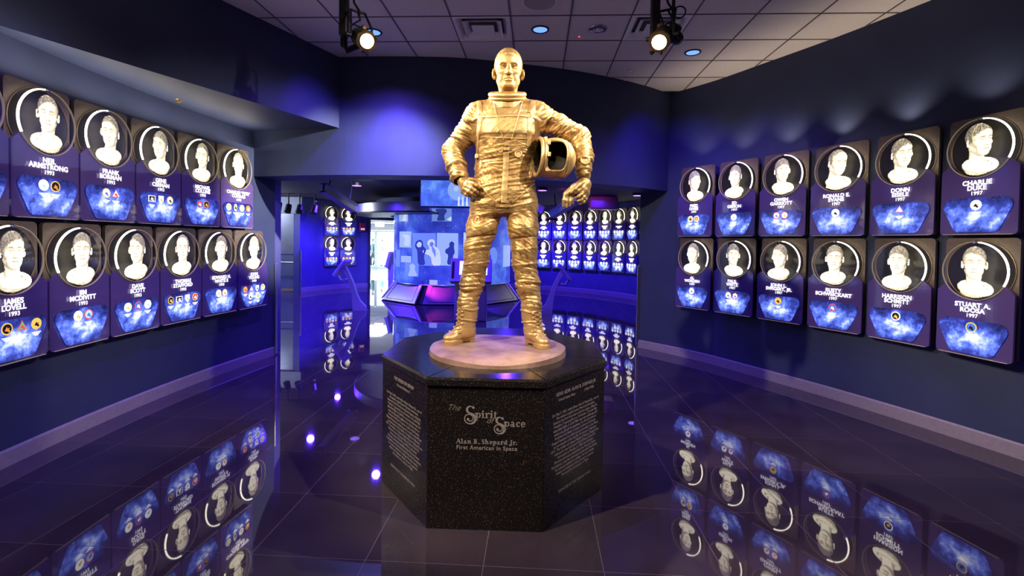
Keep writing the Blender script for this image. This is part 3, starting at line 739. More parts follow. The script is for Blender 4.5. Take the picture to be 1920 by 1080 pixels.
body_r = ["On May 5, 1961, naval officer Alan B. Shepard Jr., one of", "the nation's original seven Mercury astronauts,", "became the first American to fly into space, riding his",
          "Freedom 7 spacecraft on a 15-minute, 115-mile-high", "suborbital flight. A Cold War race was underway and", "every one joined the applause. For the first time an", "American had flown in space. A pilot to his bones,",
          "Shepard became the oldest person to walk on the Moon", "as commander of the Apollo 14 mission in February", "1971. The holder of a Space Medal of Honor, Shepard was", "inducted in the Astronaut Hall of Fame of the U.S.",
          "Astronauts in Florida. In 1998, he and other", "Mercury astronauts established the Mercury Seven", "Foundation, now the Astronaut Scholarship Foundation,", "for science students in college. He was a leader,", "aviator and engineer whose career in space is", "the account of a century of flight."]
for k, head, sub in ((1, 'REAR ADM. ALAN B. SHEPARD JR.', 'United States Navy                (1923-1998)'), (7, 'THE FREEDOM SEVEN', 'Mercury Redstone 3')):
    p0, p1 = Vector(OV[k]), Vector(OV[(k+1) % 8]); a = math.atan2(p1.y-p0.y, p1.x-p0.x); fm = (p0+p1)/2
    r = empty('engraved_text', (fm.x, fm.y, 0)); r.parent = ped; r.rotation_euler = (0, 0, a)
    off = .0006
    text('heading_lettering', head, .030, M['engraved'], r, (.0, -off, PH-.115), bold=.0003, shear=.15)
    text('heading_lettering', sub, .023, M['engraved'], r, (0, -off, PH-.150))
    text('body_lettering', '\n'.join(body_r), .0225, M['engraved'], r, (0, -off, PH-.42), spacing=1.05)
    text('heading_lettering', 'DONATED BY THE SHEPARD FAMILY', .022, M['engraved'], r, (0, -off, PH-.70))
# ------------------------------------------------------------------ statue
statue = empty('astronaut_statue', (-.25, 3.42, PH), 'golden bronze statue of an astronaut in a spacesuit, hand on hip, helmet under one arm', 'statue')
def under(o):
    o.parent = statue; o.matrix_parent_inverse = Matrix.Translation(-Vector(statue.location)); return o
# base disc, uneven top
mb = MB(); bm = mb.bm; DR = .475; rings = []
nr, na = 14, 96; DC = (-.262, 3.385)
for i in range(nr+1):
    ring = []
    for j in range(na):
        a = j*2*math.pi/na; r = DR*i/nr*(1+.006*math.sin(7*a)+.004*math.sin(13*a+1))
        z = PH+.042+.006*math.sin(r*17+2*a)*(i/nr)+.004*math.sin(9*r*math.cos(a)+4)
        if i == nr: z -= .012
        ring.append(bm.verts.new((DC[0]+r*math.cos(a), DC[1]+r*math.sin(a), z)) if i or j == 0 else ring[0])
    rings.append(ring)
low = [bm.verts.new((DC[0]+DR*1.006*math.cos(j*2*math.pi/na), DC[1]+DR*1.006*math.sin(j*2*math.pi/na), PH)) for j in range(na)]
for i in range(nr):
    for j in range(na):
        a, b, c, d = rings[i][j], rings[i][(j+1) % na], rings[i+1][(j+1) % na], rings[i+1][j]
        bm.faces.new((a, c, d) if i == 0 else (a, b, c, d))
for j in range(na): bm.faces.new((rings[nr][j], rings[nr][(j+1) % na], low[(j+1) % na], low[j]))
bm.faces.new(low[::-1])
under(mb.build('base_disc', M['disc'], smooth=True))
DZ = PH+.042
# skeleton
def w(x, y, Y): return np.array(at_y(x, y, Y))
ELA = w(848, 284, 3.57); CUA = w(861.5, 333, 3.45); WRA = w(866, 337.5, 3.44); SHA = V3(-.435, 3.52, 2.555)
ELB = w(1086, 258, 3.565); CUB = w(1094, 327, 3.485); SHB = V3(-.02, 3.52, 2.56)
HIA, KNA, ANA = V3(-.365, 3.52, 1.90), V3(-.432, 3.475, 1.55), V3(-.497, 3.47, 1.10)
HIB, KNB, ANB = V3(-.118, 3.52, 1.90), V3(-.088, 3.465, 1.55), V3(-.025, 3.445, 1.10)
F = Field((-.76, 3.24, 1.10), (.44, 3.74, 2.76), .0050)
F.loft([(1.86, -.243, 3.525, .195, .125), (1.92, -.245, 3.525, .232, .150), (2.0, -.244, 3.525, .236, .158), (2.10, -.240, 3.52, .222, .150), (2.22, -.236, 3.515, .210, .148),
        (2.32, -.232, 3.51, .212, .156), (2.42, -.228, 3.505, .226, .166), (2.50, -.227, 3.505, .228, .162), (2.57, -.227, 3.505, .205, .138), (2.62, -.227, 3.50, .165, .110), (2.66, -.227, 3.49, .125, .095), (2.70, -.227, 3.475, .112, .10)], .02)
F.cone(SHA, (-.30, 3.50, 2.60), .088, .08, .05); F.cone(SHB, (-.15, 3.50, 2.605), .088, .08, .05)
mid = SHA*.5+ELA*.5+V3(0, .005, -.005)
F.chain([(*SHA, .098), (*mid, .084), (*ELA, .076)], .02, .07)
mid2 = ELA*.45+CUA*.55
F.chain([(*ELA, .076), (*mid2, .073), (*CUA, .060)], .02)
d = (CUA-ELA)/np.linalg.norm(CUA-ELA)
F.disc(CUA-d*.045, CUA+d*.012, .063, .008, .01); F.disc(CUA-d*.018, CUA+d*.06, .047, .004, .004, 'sub')
mid = SHB*.5+ELB*.5+V3(0, .005, .01)
F.chain([(*SHB, .098), (*mid, .084), (*ELB, .080)], .02, .07)
mid3 = ELB*.5+CUB*.5+V3(.012, 0, 0)
F.chain([(*ELB, .080), (*mid3, .074), (*CUB, .052)], .02)
for HI, KN, AN, sx in ((HIA, KNA, ANA, -1), (HIB, KNB, ANB, 1)):
    th = HI*.55+KN*.45+V3(sx*.006, -.006, 0); sh = KN*.55+AN*.45+V3(sx*.002, .014, 0)
    F.chain([(*HI, .118), (*th, .108), (*(KN+V3(0, 0, .05)), .088), (*(KN-V3(0, 0, .03)), .084), (*sh, .084), (*(AN+V3(0, 0, .10)), .064), (*(AN+V3(0, 0, .0)), .048)], .03, .05)
# fly and seat shaping
F.ell((-.243, 3.44, 1.915), (.05, .06, .05), .05)
P, Q, N = F.mesh()
def fold(P, a, b, fu, fv, skew=.0, seed=0, warp=.35):
    d = (b-a)/np.linalg.norm(b-a); q = P-a; u = q@d; s = np.cross(d, [0, 1, 0]); s /= np.linalg.norm(s); t = np.cross(d, s)
    x, y = q@s, q@t
    k = vnoise(np.stack([u*9+seed, x*9, y*9], 1))
    uu = u*fu+x*skew*fu+warp*3*(k-.5)
    n = vnoise(np.stack([uu+seed*7.3, x*fv, y*fv], 1)); r = 1-np.abs(2*n-1)
    n2 = vnoise(np.stack([uu*2.1+seed*3.1, x*fv*1.7-x*skew*20, y*fv*1.7], 1)); r2 = 1-np.abs(2*n2-1)
    n3 = vnoise(np.stack([u*fu*1.6+y*fu*.9+seed, x*fu*.9-u*fu*.5, y*fu*.5], 1)); r3 = 1-np.abs(2*n3-1)
    return .45*r**1.8+.50*np.abs(2*n2-1)**.6+.30*np.abs(2*n3-1)**.7-.55
segs = [(SHA, ELA, .09, .013, 36, 8, .35), (ELA, CUA, .075, .012, 40, 8, -.3), (SHB, ELB, .09, .013, 36, 8, -.4), (ELB, CUB, .075, .011, 42, 8, .3),
        (HIA, KNA, .11, .0095, 27, 7, .6), (HIB, KNB, .11, .0095, 27, 7, -.6), (KNA, ANA, .085, .0135, 42, 8, .25), (KNB, ANB, .085, .0135, 42, 8, -.25),
        (V3(-.24, 3.52, 1.95), V3(-.235, 3.51, 2.30), .2, .0105, 38, 5, .22), (V3(-.23, 3.5, 2.44), V3(-.23, 3.5, 2.62), .2, .0055, 20, 12, .8)]
wt, dd = [], []
for i, (a, b, r, amp, fu, fv, sk) in enumerate(segs):
    ab = b-a; t = np.clip(((P-a)@ab)/(ab@ab), 0, 1); dist = np.linalg.norm(P-a-t[:, None]*ab, axis=1)/r
    wgt = np.exp(-4*np.maximum(dist-.6, 0)**2*2); wt.append(wgt)
    dd.append(amp*fold(P, a, b, fu, fv, sk, i*1.7+.3))
wt = np.array(wt); dd = np.array(dd); disp = (wt**3*dd).sum(0)/(wt**3).sum(0)
# smoother torso front under the vest, raised vest panel, knee bands
fr = sstep(.15, .6, -N[:, 1])
vest = fr*sstep(2.398, 2.406, P[:, 2])*sstep(2.63, 2.60, P[:, 2])*sstep(.205, .195, np.abs(P[:, 0]+.23))
disp += .006*vest
for KN, HI in ((KNA, HIA), (KNB, HIB)):
    rr = np.hypot(P[:, 0]-KN[0], P[:, 1]-KN[1]); leg = sstep(.16, .13, rr)
    for z0, wd_, am in ((.135, .006, -.004), (.055, .006, .0030), (-.055, .007, .0045)):
        disp += am*leg*np.exp(-((P[:, 2]-KN[2]-z0-.12*(P[:, 0]-KN[0]))/wd_)**2)
# spiral bunch of cloth on the thigh under the hand
c0 = w(896, 412, 3.41); rr = np.hypot(P[:, 0]-c0[0], P[:, 2]-c0[2]); an = np.arctan2(P[:, 2]-c0[2], P[:, 0]-c0[0])
disp += fr*sstep(.075, .02, rr)*.0014*np.sin(rr*230-an)
# sleeve and cuff seams
def seam(a, b, t, width, amp):
    global disp
    ab = b-a; q = (P-a)@ab/(ab@ab); L = np.linalg.norm(ab); near = sstep(.12, .10, np.linalg.norm(P-a-np.clip(q, 0, 1)[:, None]*ab, axis=1))
    disp += amp*near*np.exp(-((q-t)*L/width)**2)
for a, b, t, am in ((ELA, CUA, .62, .006), (ELA, CUA, .70, -.005), (ELA, CUA, .97, .004), (ELB, CUB, .66, .006), (ELB, CUB, .73, -.005), (ELB, CUB, .90, .006), (SHA, ELA, .28, -.004), (SHB, ELB, .28, -.004)): seam(a, b, t, .007, am)
disp *= sstep(2.70, 2.66, P[:, 2])*.7+.3
Pb = P+N*disp[:, None]
shade_b = np.clip(.40-disp/.012+.25*(vnoise(P*24)-.5), 0, 1)  # folds darkened and ridges lightened as painted shade
# head and hands join the body
HS = 1.04; HC = V3(-.222, 3.462, 2.872)
R = rot3('Z', 5)@rot3('X', 3)
Ph = (HEAD[0]*HS)@R.T+HC
def hand(pts_palm, fingers, lo, hi):
    H = Field(lo, hi, .0029)
    for a, b in pts_palm: H.cone(a[:3], b[:3], a[3], b[3], .018)
    for f in fingers:
        G = Field(lo, hi, .0029); G.f = H.f   # shares the grid
        H.chain(f, .004, .012)
        for q in f[1:-1]: H.ball(q[:3], q[3]*1.06, .004)
    return H
def W4(x, y, Y, r): return (*w(x, y, Y), r)
wr = W4(866, 337.5, 3.445, .031)
KA = [W4(877, 342.5, 3.388, .0165), W4(874, 348, 3.380, .017), W4(871, 354, 3.385, .0165), W4(868.5, 359, 3.398, .015)]
FA = [[KA[0], W4(888, 344.5, 3.356, .0140), W4(893.5, 348, 3.352, .0125), W4(898, 352, 3.368, .0110)],
      [KA[1], W4(884, 353, 3.345, .0140), W4(890.5, 357, 3.345, .0125), W4(895.5, 361, 3.365, .0110)],
      [KA[2], W4(879, 359.5, 3.350, .0138), W4(885, 362.5, 3.352, .0125), W4(890.5, 365.5, 3.372, .0110)],
      [KA[3], W4(873.5, 364.5, 3.375, .0122), W4(877.5, 366.5, 3.378, .0110), W4(881.5, 368, 3.392, .0100)],
      [W4(871, 338.5, 3.44, .019), W4(879, 336.5, 3.452, .0165), W4(886, 336.5, 3.455, .0145), W4(892, 338, 3.455, .0125)]]
dA = (CUA-ELA)/np.linalg.norm(CUA-ELA)
HA = hand([((*(CUA-dA*.03), .034), wr)]+[(wr, k) for k in KA]+[(KA[0], KA[1]), (KA[1], KA[2]), (KA[2], KA[3])], FA, (-.62, 3.30, 1.96), (-.38, 3.52, 2.20))
wb = W4(1094, 333, 3.483, .034); pb = W4(1097.5, 346, 3.475, .034)
KB = [W4(1092, 352, 3.443, .0165), W4(1096, 356, 3.452, .017), W4(1099.5, 359.5, 3.468, .0165), W4(1101, 363, 3.486, .0150)]
FB = [[KB[0], W4(1083, 357.5, 3.418, .0140), W4(1078, 361, 3.420, .0125), W4(1073.5, 364.5, 3.432, .0110)],
      [KB[1], W4(1090, 364.5, 3.428, .0142), W4(1085, 368, 3.425, .0125), W4(1079.5, 370.5, 3.436, .0110)],
      [KB[2], W4(1095, 370, 3.450, .0138), W4(1090, 374.5, 3.444, .0125), W4(1084, 376.5, 3.450, .0110)],
      [KB[3], W4(1098, 373.5, 3.476, .0122), W4(1094, 379, 3.470, .0112), W4(1088, 382, 3.470, .0100)],
      [W4(1093, 341, 3.452, .020), W4(1085, 348, 3.418, .0165), W4(1078, 354, 3.404, .0145), W4(1071, 360.5, 3.404, .0125)]]
HB_ = hand([((*(CUB+V3(0, 0, .03)), .040), wb), (wb, pb)]+[(pb, k) for k in KB]+[(KB[0], KB[1]), (KB[1], KB[2]), (KB[2], KB[3])], FB, (.18, 3.34, 1.86), (.44, 3.58, 2.24))
pa, qa, na_ = HA.mesh(); pb_, qb, nb_ = HB_.mesh()
for p_, n_ in ((pa, na_), (pb_, nb_)): p_ += n_*(.0016*(vnoise(p_*90)-.5))[:, None]
PP, QQ = join_pq([(Pb, Q), (Ph, HEAD[1]), (pa, qa), (pb_, qb)])
bme = np_mesh('body', PP, QQ)
def patina_shade(me, v):
    a = me.attributes.new('patina_shade', 'FLOAT', 'POINT'); a.data.foreach_set('value', np.asarray(v, np.float32))
hd = HEAD[0]; shade_h = .10+.5*np.exp(-((np.abs(hd[:, 0])-.034)/.02)**2-((hd[:, 2]+.001)/.012)**2)*(hd[:, 1] < -.06)+.35*HEAD[3]*vnoise(hd*np.array([150, 60, 60]))+.6*sstep(-.125, -.145, hd[:, 2])*(hd[:, 1] < .02)*(hd[:, 2] > -.2)  # eye sockets and underside of the chin get painted shade
patina_shade(bme, np.concatenate([shade_b, np.clip(shade_h, 0, 1), .25+.3*(vnoise(pa*60)-.5), .25+.3*(vnoise(pb_*60)-.5)]))
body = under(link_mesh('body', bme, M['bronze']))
# boots
def boot(AN, toe, heel, top):
    AN, toe, heel, top = (np.array(v, float) for v in (AN, toe, heel, top))
    lo = np.minimum(np.minimum(toe, heel), top)-.11; hi = np.maximum(np.maximum(toe, heel), top)+.11; lo[2] = DZ-.005; hi[2] = top[2]+.03
    B = Field(lo, hi, .0036); f = toe-heel; f[2] = 0; L = np.linalg.norm(f); f /= L; s = np.cross([0, 0, 1], f)
    z = np.array([0, 0, 1.0])
    B.chain([(*top, .070), (*(top*.55+AN*.45), .066), (*(AN+z*.03), .056), (*(AN-z*.02), .055)], .03)
    B.cone(AN-z*.02, heel+f*.05+z*.035, .055, .044, .03)
    B.cone(AN-z*.01+f*.02, toe-f*.07+z*.022, .052, .038, .045)
    R = np.stack([f, s, z], 1)
    B.ell(toe-f*.062+z*.024, (.062, .044, .036), .03, 'add', R)
    B.ell(heel+f*.045+z*.03, (.05, .042, .05), .03, 'add', R)
    # sole and heel
    mid_ = heel*.5+toe*.5
    e0, e1 = heel+f*.046, toe-f*.050; ee = e1-e0; LL = float(ee[:2]@ee[:2])
    def sole(x, y, z_):
        t = np.clip(((x-e0[0])*ee[0]+(y-e0[1])*ee[1])/LL, 0, 1); r_ = .041+.008*t-.012*np.exp(-((t-.42)/.2)**2)
        dxy = np.sqrt((x-e0[0]-t*ee[0])**2+(y-e0[1]-t*ee[1])**2)-r_; dz_ = np.abs(z_-DZ-.011)-.011
        return np.minimum(np.maximum(dxy, dz_), 0)+np.sqrt(np.maximum(dxy, 0)**2+np.maximum(dz_, 0)**2)-.002
    B.apply(sole, np.minimum(e0, e1)-.06, np.maximum(e0, e1)+.06, .006)
    B.box(np.array([*(heel+f*.095)[:2], DZ]), (.03, .08, .010), .003, .004, 'sub', R)
    P, Q, N = B.mesh()
    q = P-heel; u = q@f; h = P[:, 2]-DZ
    d = .0035*(vnoise(np.stack([h*60, u*14, q@s*14], 1))-.5)*2*sstep(.05, .10, h)
    d += .004*np.exp(-((h-.026)/.004)**2)-.004*np.exp(-((h-.034)/.004)**2)
    d += .004*np.exp(-((u-L+.105)/.005)**2)*sstep(.03, .05, h)*sstep(.12, .10, h)       # toe cap seam
    o = under(link_mesh('boot', np_mesh('boot', P+N*d[:, None], Q), M['bronze']))
    me = MB()
    tree = BVHTree.FromPolygons([Vector(p) for p in (P+N*d[:, None])], Q.tolist())
    def hit(p, dr):
        r = tree.ray_cast(Vector(p), Vector(dr)); return r[0]
    # laces up the front, strap and buckle at the ankle
    rows = []
    for k in range(7):
        hz = DZ+.085+k*.030; c = AN*.5+top*.5; a_ = np.array([AN[0], AN[1], 0])+(np.array([top[0], top[1], 0])-np.array([AN[0], AN[1], 0]))*np.clip((hz-AN[2])/(top[2]-AN[2]), 0, 1); a_[2] = hz
        if hz < AN[2]: a_ = a_+f*(AN[2]-hz)*.6
        rr = []
        for sg in (-1, 1):
            dr = (f+s*sg*.42); p = hit(a_+dr*.16, -dr)
            if p: rr.append(p+Vector(dr).normalized()*.003)
        if len(rr) == 2: rows.append(rr)
    for A, Bq in zip(rows, rows[1:]):
        for a_, b_ in ((A[0], Bq[1]), (A[1], Bq[0])): me.tube([a_, (a_+b_)/2+Vector(f)*.008, b_], .0050, 6)
        for a_ in A: me.ball(a_, .0085, 8)
    lc = me.build('laces', M['bronze'], o, smooth=True)
    me = MB(); ring = []
    hz = AN[2]+.055
    for k in range(30):
        a_ = k*2*math.pi/30; dr = f*math.cos(a_)+s*math.sin(a_); c_ = AN.copy(); c_[2] = hz+.012*math.cos(a_)
        p = hit(c_+dr*.2, -dr)
        if p: ring.append(p+Vector(dr)*.002)
    if len(ring) > 20: me.tube(ring, .0075, 6, True)
    me.build('ankle_strap', M['bronze'], o, smooth=True)
    ring = []; me = MB(); hz = top[2]-.03
    for k in range(30):
        a_ = k*2*math.pi/30; dr = f*math.cos(a_)+s*math.sin(a_); c_ = top.copy(); c_[2] = hz+.004*math.sin(3*a_)
        p = hit(c_+dr*.2, -dr)
        if p: ring.append(p+Vector(dr)*.001)
    if len(ring) > 20: me.tube(ring, .008, 6, True)
    me.build('boot_top_band', M['bronze'], o, smooth=True)
boot((-.497, 3.475, 1.03), (-.642, 3.365, DZ+.02), (-.455, 3.555, DZ+.02), (-.487, 3.465, 1.195))
boot((-.018, 3.452, 1.03), (.085, 3.315, DZ+.02), (-.052, 3.535, DZ+.02), (-.035, 3.448, 1.195))
# collar ring
ax = Vector((0, -math.sin(math.radians(20)), math.cos(math.radians(20))))
C0 = Vector((-.226, 3.455, 2.700))
mb = MB().torus(C0, .121, .0165, ax, 48, 10); mb.torus(C0-ax*.024, .126, .010, ax, 48, 8); under(mb.build('collar_ring', M['bronze'], smooth=True))
mb = MB(); mb.cone(C0-ax*.075, C0-ax*.004, .128, .112, 40, False); under(mb.build('neck_seal', M['bronze'], smooth=True))
# helmet under the arm
hc = np.array(w(1041, 298, 3.43)); na3 = np.array([-math.cos(math.radians(16)), -math.sin(math.radians(16)), .05]); na3 /= np.linalg.norm(na3)
fwd = np.array([0, 0, 0.0]); fwd = np.cross([0, 0, 1.0], na3); fwd = fwd/np.linalg.norm(fwd)
if fwd[1] > 0: fwd = -fwd
upv = np.cross(fwd, na3); RH = np.stack([na3, fwd, upv], 1)
H = Field(hc-.21, hc+.21, .0036)
H.ell(hc-na3*.005, (.140, .142, .145), .02, 'add', RH); H.disc(hc, hc+na3*.125, .128, .01, .03)
I = Field(hc-.21, hc+.21, .0036)
I.ell(hc-na3*.005, (.127, .129, .132), .02, 'add', RH); I.disc(hc, hc+na3*.20, .113, .01, .03)
H.f = np.maximum(H.f, -I.f)
H.box(hc+fwd*.13+na3*.022-upv*.004, (.066, .10, .103), .035, .004, 'sub', RH)
P, Q, N = H.mesh(); u = (P-hc)@na3
dh = .004*np.exp(-((u+.058)/.004)**2)-.003*np.exp(-((u+.050)/.003)**2)+.004*np.exp(-((u+.082)/.004)**2)-.003*np.exp(-((u+.090)/.003)**2)
outer = ((N*(P-hc)).sum(1) > 0)
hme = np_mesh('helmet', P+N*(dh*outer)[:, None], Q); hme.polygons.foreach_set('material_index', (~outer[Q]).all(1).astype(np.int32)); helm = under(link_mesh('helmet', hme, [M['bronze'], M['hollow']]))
mb = MB(); c1 = Vector(hc+na3*.128)
mb.torus(c1, .128, .0135, na3, 44, 8); mb.torus(c1-Vector(na3)*.022, .132, .008, na3, 44, 8); mb.build('neck_ring', M['bronze'], helm, smooth=True)
mb = MB()
for s_, t_ in ((.085, .095), (.085, -.085), (.088, .0), (.1, -.115)):
    p = hc+na3*s_+upv*t_+fwd*math.sqrt(max(.0, .136**2-t_*t_)); mb.box(p, (.022, .018, .03), Matrix(RH.tolist()), .003)
mb.build('latch', M['bronze'], helm)
fr_pts = []
for k in range(40):
    a_ = k*2*math.pi/40; x_, z_ = .066*np.sign(math.cos(a_))*abs(math.cos(a_))**.55, .103*np.sign(math.sin(a_))*abs(math.sin(a_))**.55
    q = na3*(.022+x_)+upv*(z_-.004); e = q-(-na3*.005); rad2 = .141**2-e@e
    fr_pts.append(Vector(hc+q+fwd*math.sqrt(max(rad2, .0004))))
MB().tube(fr_pts, .0055, 6, True).build('visor_frame', M['bronze'], helm, smooth=True)
# gloves carried in the hanging hand
G = Field((.10, 3.34, 1.84), (.42, 3.58, 2.20), .0034)
ga, gb = w(1089, 339, 3.455), w(1063, 363, 3.432)
G.chain([(*ga, .013), (*(ga*.5+gb*.5), .021), (*gb, .024)], .02)
for (x0, y0, x1, y1, Y) in ((1060, 364, 1056.5, 386, 3.425), (1065.5, 366, 1062, 388, 3.432), (1070.5, 368, 1068, 386, 3.442), (1074, 369, 1074, 382, 3.455)):
    G.chain([(*w(x0, y0, Y), .0125), (*w((x0+x1)/2-1, (y0+y1)/2, Y-.006), .0118), (*w(x1, y1, Y), .0095)], .006, .012)
P, Q, N = G.mesh(); under(link_mesh('gloves', np_mesh('gloves', P+N*(.004*(vnoise(P*55)-.5))[:, None], Q), M['bronze']))
# straps, cords, buckles laid on the suit
bt = BVHTree.FromPolygons([Vector(p) for p in Pb], Q_ := Q.tolist()) if False else None
_q = np_mesh('tmp', Pb, QQ[:len(QQ)-len(HEAD[1])-len(qa)-len(qb)])
bmt = bmesh.new(); bmt.from_mesh(_q); bt = BVHTree.FromBMesh(bmt); bmt.free(); bpy.data.meshes.remove(_q)
def onbody(x, y):
    r = bt.ray_cast(CC, ray(x, y).normalized()); return (r[0], r[1]) if r[0] else None
def dens(pts, step=2.2):
    out = []
    for a, b in zip(pts, pts[1:]):
        n = max(1, int(math.hypot(b[0]-a[0], b[1]-a[1])/step))
        out += [(a[0]+(b[0]-a[0])*i/n, a[1]+(b[1]-a[1])*i/n) for i in range(n)]
    return out+[pts[-1]]
def trail(pts):
    h = [onbody(*p) for p in dens(pts)]; h = [q for q in h if q]
    P_ = [q[0] for q in h]; N_ = [q[1] for q in h]
    for _ in range(2): P_ = [P_[0]]+[(P_[i-1]+P_[i]*2+P_[i+1])/4 for i in range(1, len(P_)-1)]+[P_[-1]]
    for _ in range(4): N_ = [((N_[max(i-1, 0)]+N_[i]+N_[min(i+1, len(N_)-1)])/3).normalized() for i in range(len(N_))]
    return P_, N_
def strap(name, pts, wid, th=.006, parent=None):
    P_, N_ = trail(pts); mb = MB(); bm = mb.bm; rg = []
    for i, p in enumerate(P_):
        t = (P_[min(i+1, len(P_)-1)]-P_[max(i-1, 0)]).normalized(); s_ = t.cross(N_[i]).normalized(); n = N_[i]
        rg.append([bm.verts.new(p+s_*a*wid/2+n*b) for a, b in ((-1, -.008), (-1, th*.75), (-.8, th), (.8, th), (1, th*.75), (1, -.008))])
    for A, B in zip(rg, rg[1:]):
        for k in range(6): bm.faces.new((A[k], A[(k+1) % 6], B[(k+1) % 6], B[k]))
    bm.faces.new(rg[0]); bm.faces.new(rg[-1][::-1]); return under(mb.build(name, M['bronze'], smooth=True))
def cord(name, pts, r=.0042):
    P_, N_ = trail(pts); return under(MB().tube([p+n*r*.8 for p, n in zip(P_, N_)], r, 7).build(name, M['bronze'], smooth=True))
def buckle(name, x, y, sx, sz, ring=False):
    q = onbody(x, y)
    if not q: return
    p, n = q; n = (n+Vector((0, -1.5, 0))).normalized(); Rm = n.to_track_quat('-Y', 'Z').to_matrix(); mb = MB()
    if ring: mb.torus(p+n*.006, sx, sz, n, 20, 8); mb.cyl(p-n*.004, p+n*.006, sx*.75, 18)
    else:
        mb.box(p+n*.006, (sx, .012, sz), Rm, .002); mb.box(p+n*.012, (sx*.55, .008, sz*.28), Rm, .001)
    return under(mb.build(name, M['bronze'], smooth=ring))
strap('chest_strap', [(886, 226), (892, 222), (902, 218.5), (920, 217.5), (945, 216.5), (975, 216), (992, 217), (1004, 221), (1013, 228)], .022)
strap('harness_strap', [(898, 190), (900, 205), (901, 218), (898, 240), (896, 262), (895, 285), (893, 305), (889.5, 328)], .036)
strap('harness_strap', [(1000, 190), (996, 205), (993, 217), (993, 238), (992, 258), (990, 275)], .036)
strap('waist_strap', [(949, 286), (949, 305), (947.5, 330), (946, 352), (945, 380)], .040)
strap('crotch_strap', [(930, 385.5), (938, 386.5), (947, 386.5), (957, 385.5)], .020, .012)
strap('vest_hem', [(902, 256.5), (920, 257.5), (945, 258.5), (970, 259.5), (990, 260)], .010)
cord('lanyard', [(927, 193), (931, 215), (937, 240), (944, 262)]); cord('lanyard', [(979, 191), (972, 215), (966, 240), (959, 261)])
cord('hip_seam', [(899, 347), (907, 356), (917, 366), (928, 377)], .0036); cord('hip_seam', [(1000, 345), (988, 356), (975, 367), (961, 379)], .0036)
cord('thigh_seam', [(951, 429), (965, 429), (985, 427.5), (1000, 426)], .0026)
for x, y, a, b in ((951, 272, .036, .018), (950, 280, .042, .018), (895, 293, .030, .030), (902, 308, .016, .05)): buckle('buckle', x, y, a, b)
for x, y in ((902, 218), (991, 216)): buckle('d_ring', x, y, .019, .005, True)
buckle('abdomen_valve', 972, 289, .022, .006, True); buckle('clip', 939, 283, .012, .004, True)
buckle('wrist_gauge', 1097, 301, .030, .007, True)
buckle('clasp', 952, 379, .02, .02); buckle('clasp', 935, 377, .02, .012)
# ------------------------------------------------------------------ plaques
def poly_arc(cx, cz, r, a0, a1, n):
    return [(cx+r*math.cos(math.radians(a0+(a1-a0)*i/n)), cz+r*math.sin(math.radians(a0+(a1-a0)*i/n))) for i in range(n+1)]
PWD, CHh, CRr = .560, .708, .240
hw = PWD/2
def rrect(x0, z0, x1, z1, r, n=4):
    return poly_arc(x0+r, z0+r, r, 180, 270, n)+poly_arc(x1-r, z0+r, r, 270, 360, n)+poly_arc(x1-r, z1-r, r, 0, 90, n)+poly_arc(x0+r, z1-r, r, 90, 180, n)
ang = 27.5
lowp = poly_arc(-hw+.03, .03, .03, 180, 270, 4)+poly_arc(hw-.03, .03, .03, 270, 360, 4)+[(hw, .535)]
outline = lowp+poly_arc(0, CHh, CRr, -ang, 180+ang, 44)+[(-hw, .535)]
tinted = lowp+poly_arc(0, CHh, CRr*1.0, -ang, -180+ang, 24)+[(-hw, .535)]
winp = poly_arc(-.120, .075, .055, 200, 270, 6)+poly_arc(.120, .075, .055, 270, 340, 6)+poly_arc(.185, .238, .065, -18, 84, 8)+poly_arc(-.185, .238, .065, 96, 198, 8)
def shared(build):
    o = build(); me = o.data; bpy.data.objects.remove(o); return me
ME = {}
ME['back'] = shared(lambda: MB().plate(rrect(-.268, .003, .268, .980, .035), .070, .098).build('backplate', M['back']))
ME['round_shadow'] = shared(lambda: MB().plate(poly_arc(0, CHh, .245, 0, 360, 47)[:-1], .0675, .0725).build('round_shadow_disc', M['round_shadow']))
ME['ring'] = shared(lambda: MB().torus((0, .067, CHh), .248, .0042, (0, 1, 0), 56, 8).build('halo_ring', M['dark_ring'], smooth=True))
ME['glass'] = shared(lambda: MB().plate(outline, .0, .012).build('glass_plate', M['glass']))
ME['tint'] = shared(lambda: MB().plate(tinted, .0125, .030).build('tinted_panel', M['tint']))
ME['window'] = [shared(lambda: MB().plate(winp, -.0012, .0).build('galaxy_window', g)) for g in GAL]
def strip_arc(a0, a1, r0, r1, y0, y1, n=30):
    mb = MB(); bm = mb.bm; R = []
    for i in range(n+1):
        a = math.radians(a0+(a1-a0)*i/n); c, s_ = math.cos(a), math.sin(a)
        R.append([bm.verts.new((r*c, y, CHh+r*s_)) for r, y in ((r0, y0), (r1, y0), (r1, y1), (r0, y1))])
    for A, B in zip(R, R[1:]):
        for k in range(4): bm.faces.new((A[k], A[(k+1) % 4], B[(k+1) % 4], B[k]))
    bm.faces.new(R[0]); bm.faces.new(R[-1]); return mb
ME['litR'] = shared(lambda: strip_arc(-ang, 84, CRr-.008, CRr+.0012, -.001, .012).build('glass_edge_glint', M['edge_glint']))
ME['litL'] = shared(lambda: strip_arc(180+ang, 96, CRr-.008, CRr+.0012, -.001, .012).build('glass_edge_glint', M['edge_glint']))
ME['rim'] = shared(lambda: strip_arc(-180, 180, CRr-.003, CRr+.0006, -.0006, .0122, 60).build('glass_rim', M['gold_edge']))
ME['stud'] = shared(lambda: MB().cyl((0, -.006, CHh+CRr-.004), (0, .07, CHh+CRr-.004), .011, 12).build('top_stud', M['steel'], smooth=True))
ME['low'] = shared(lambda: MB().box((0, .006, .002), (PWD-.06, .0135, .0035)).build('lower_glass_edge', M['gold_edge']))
HL = head_mesh(.0048)
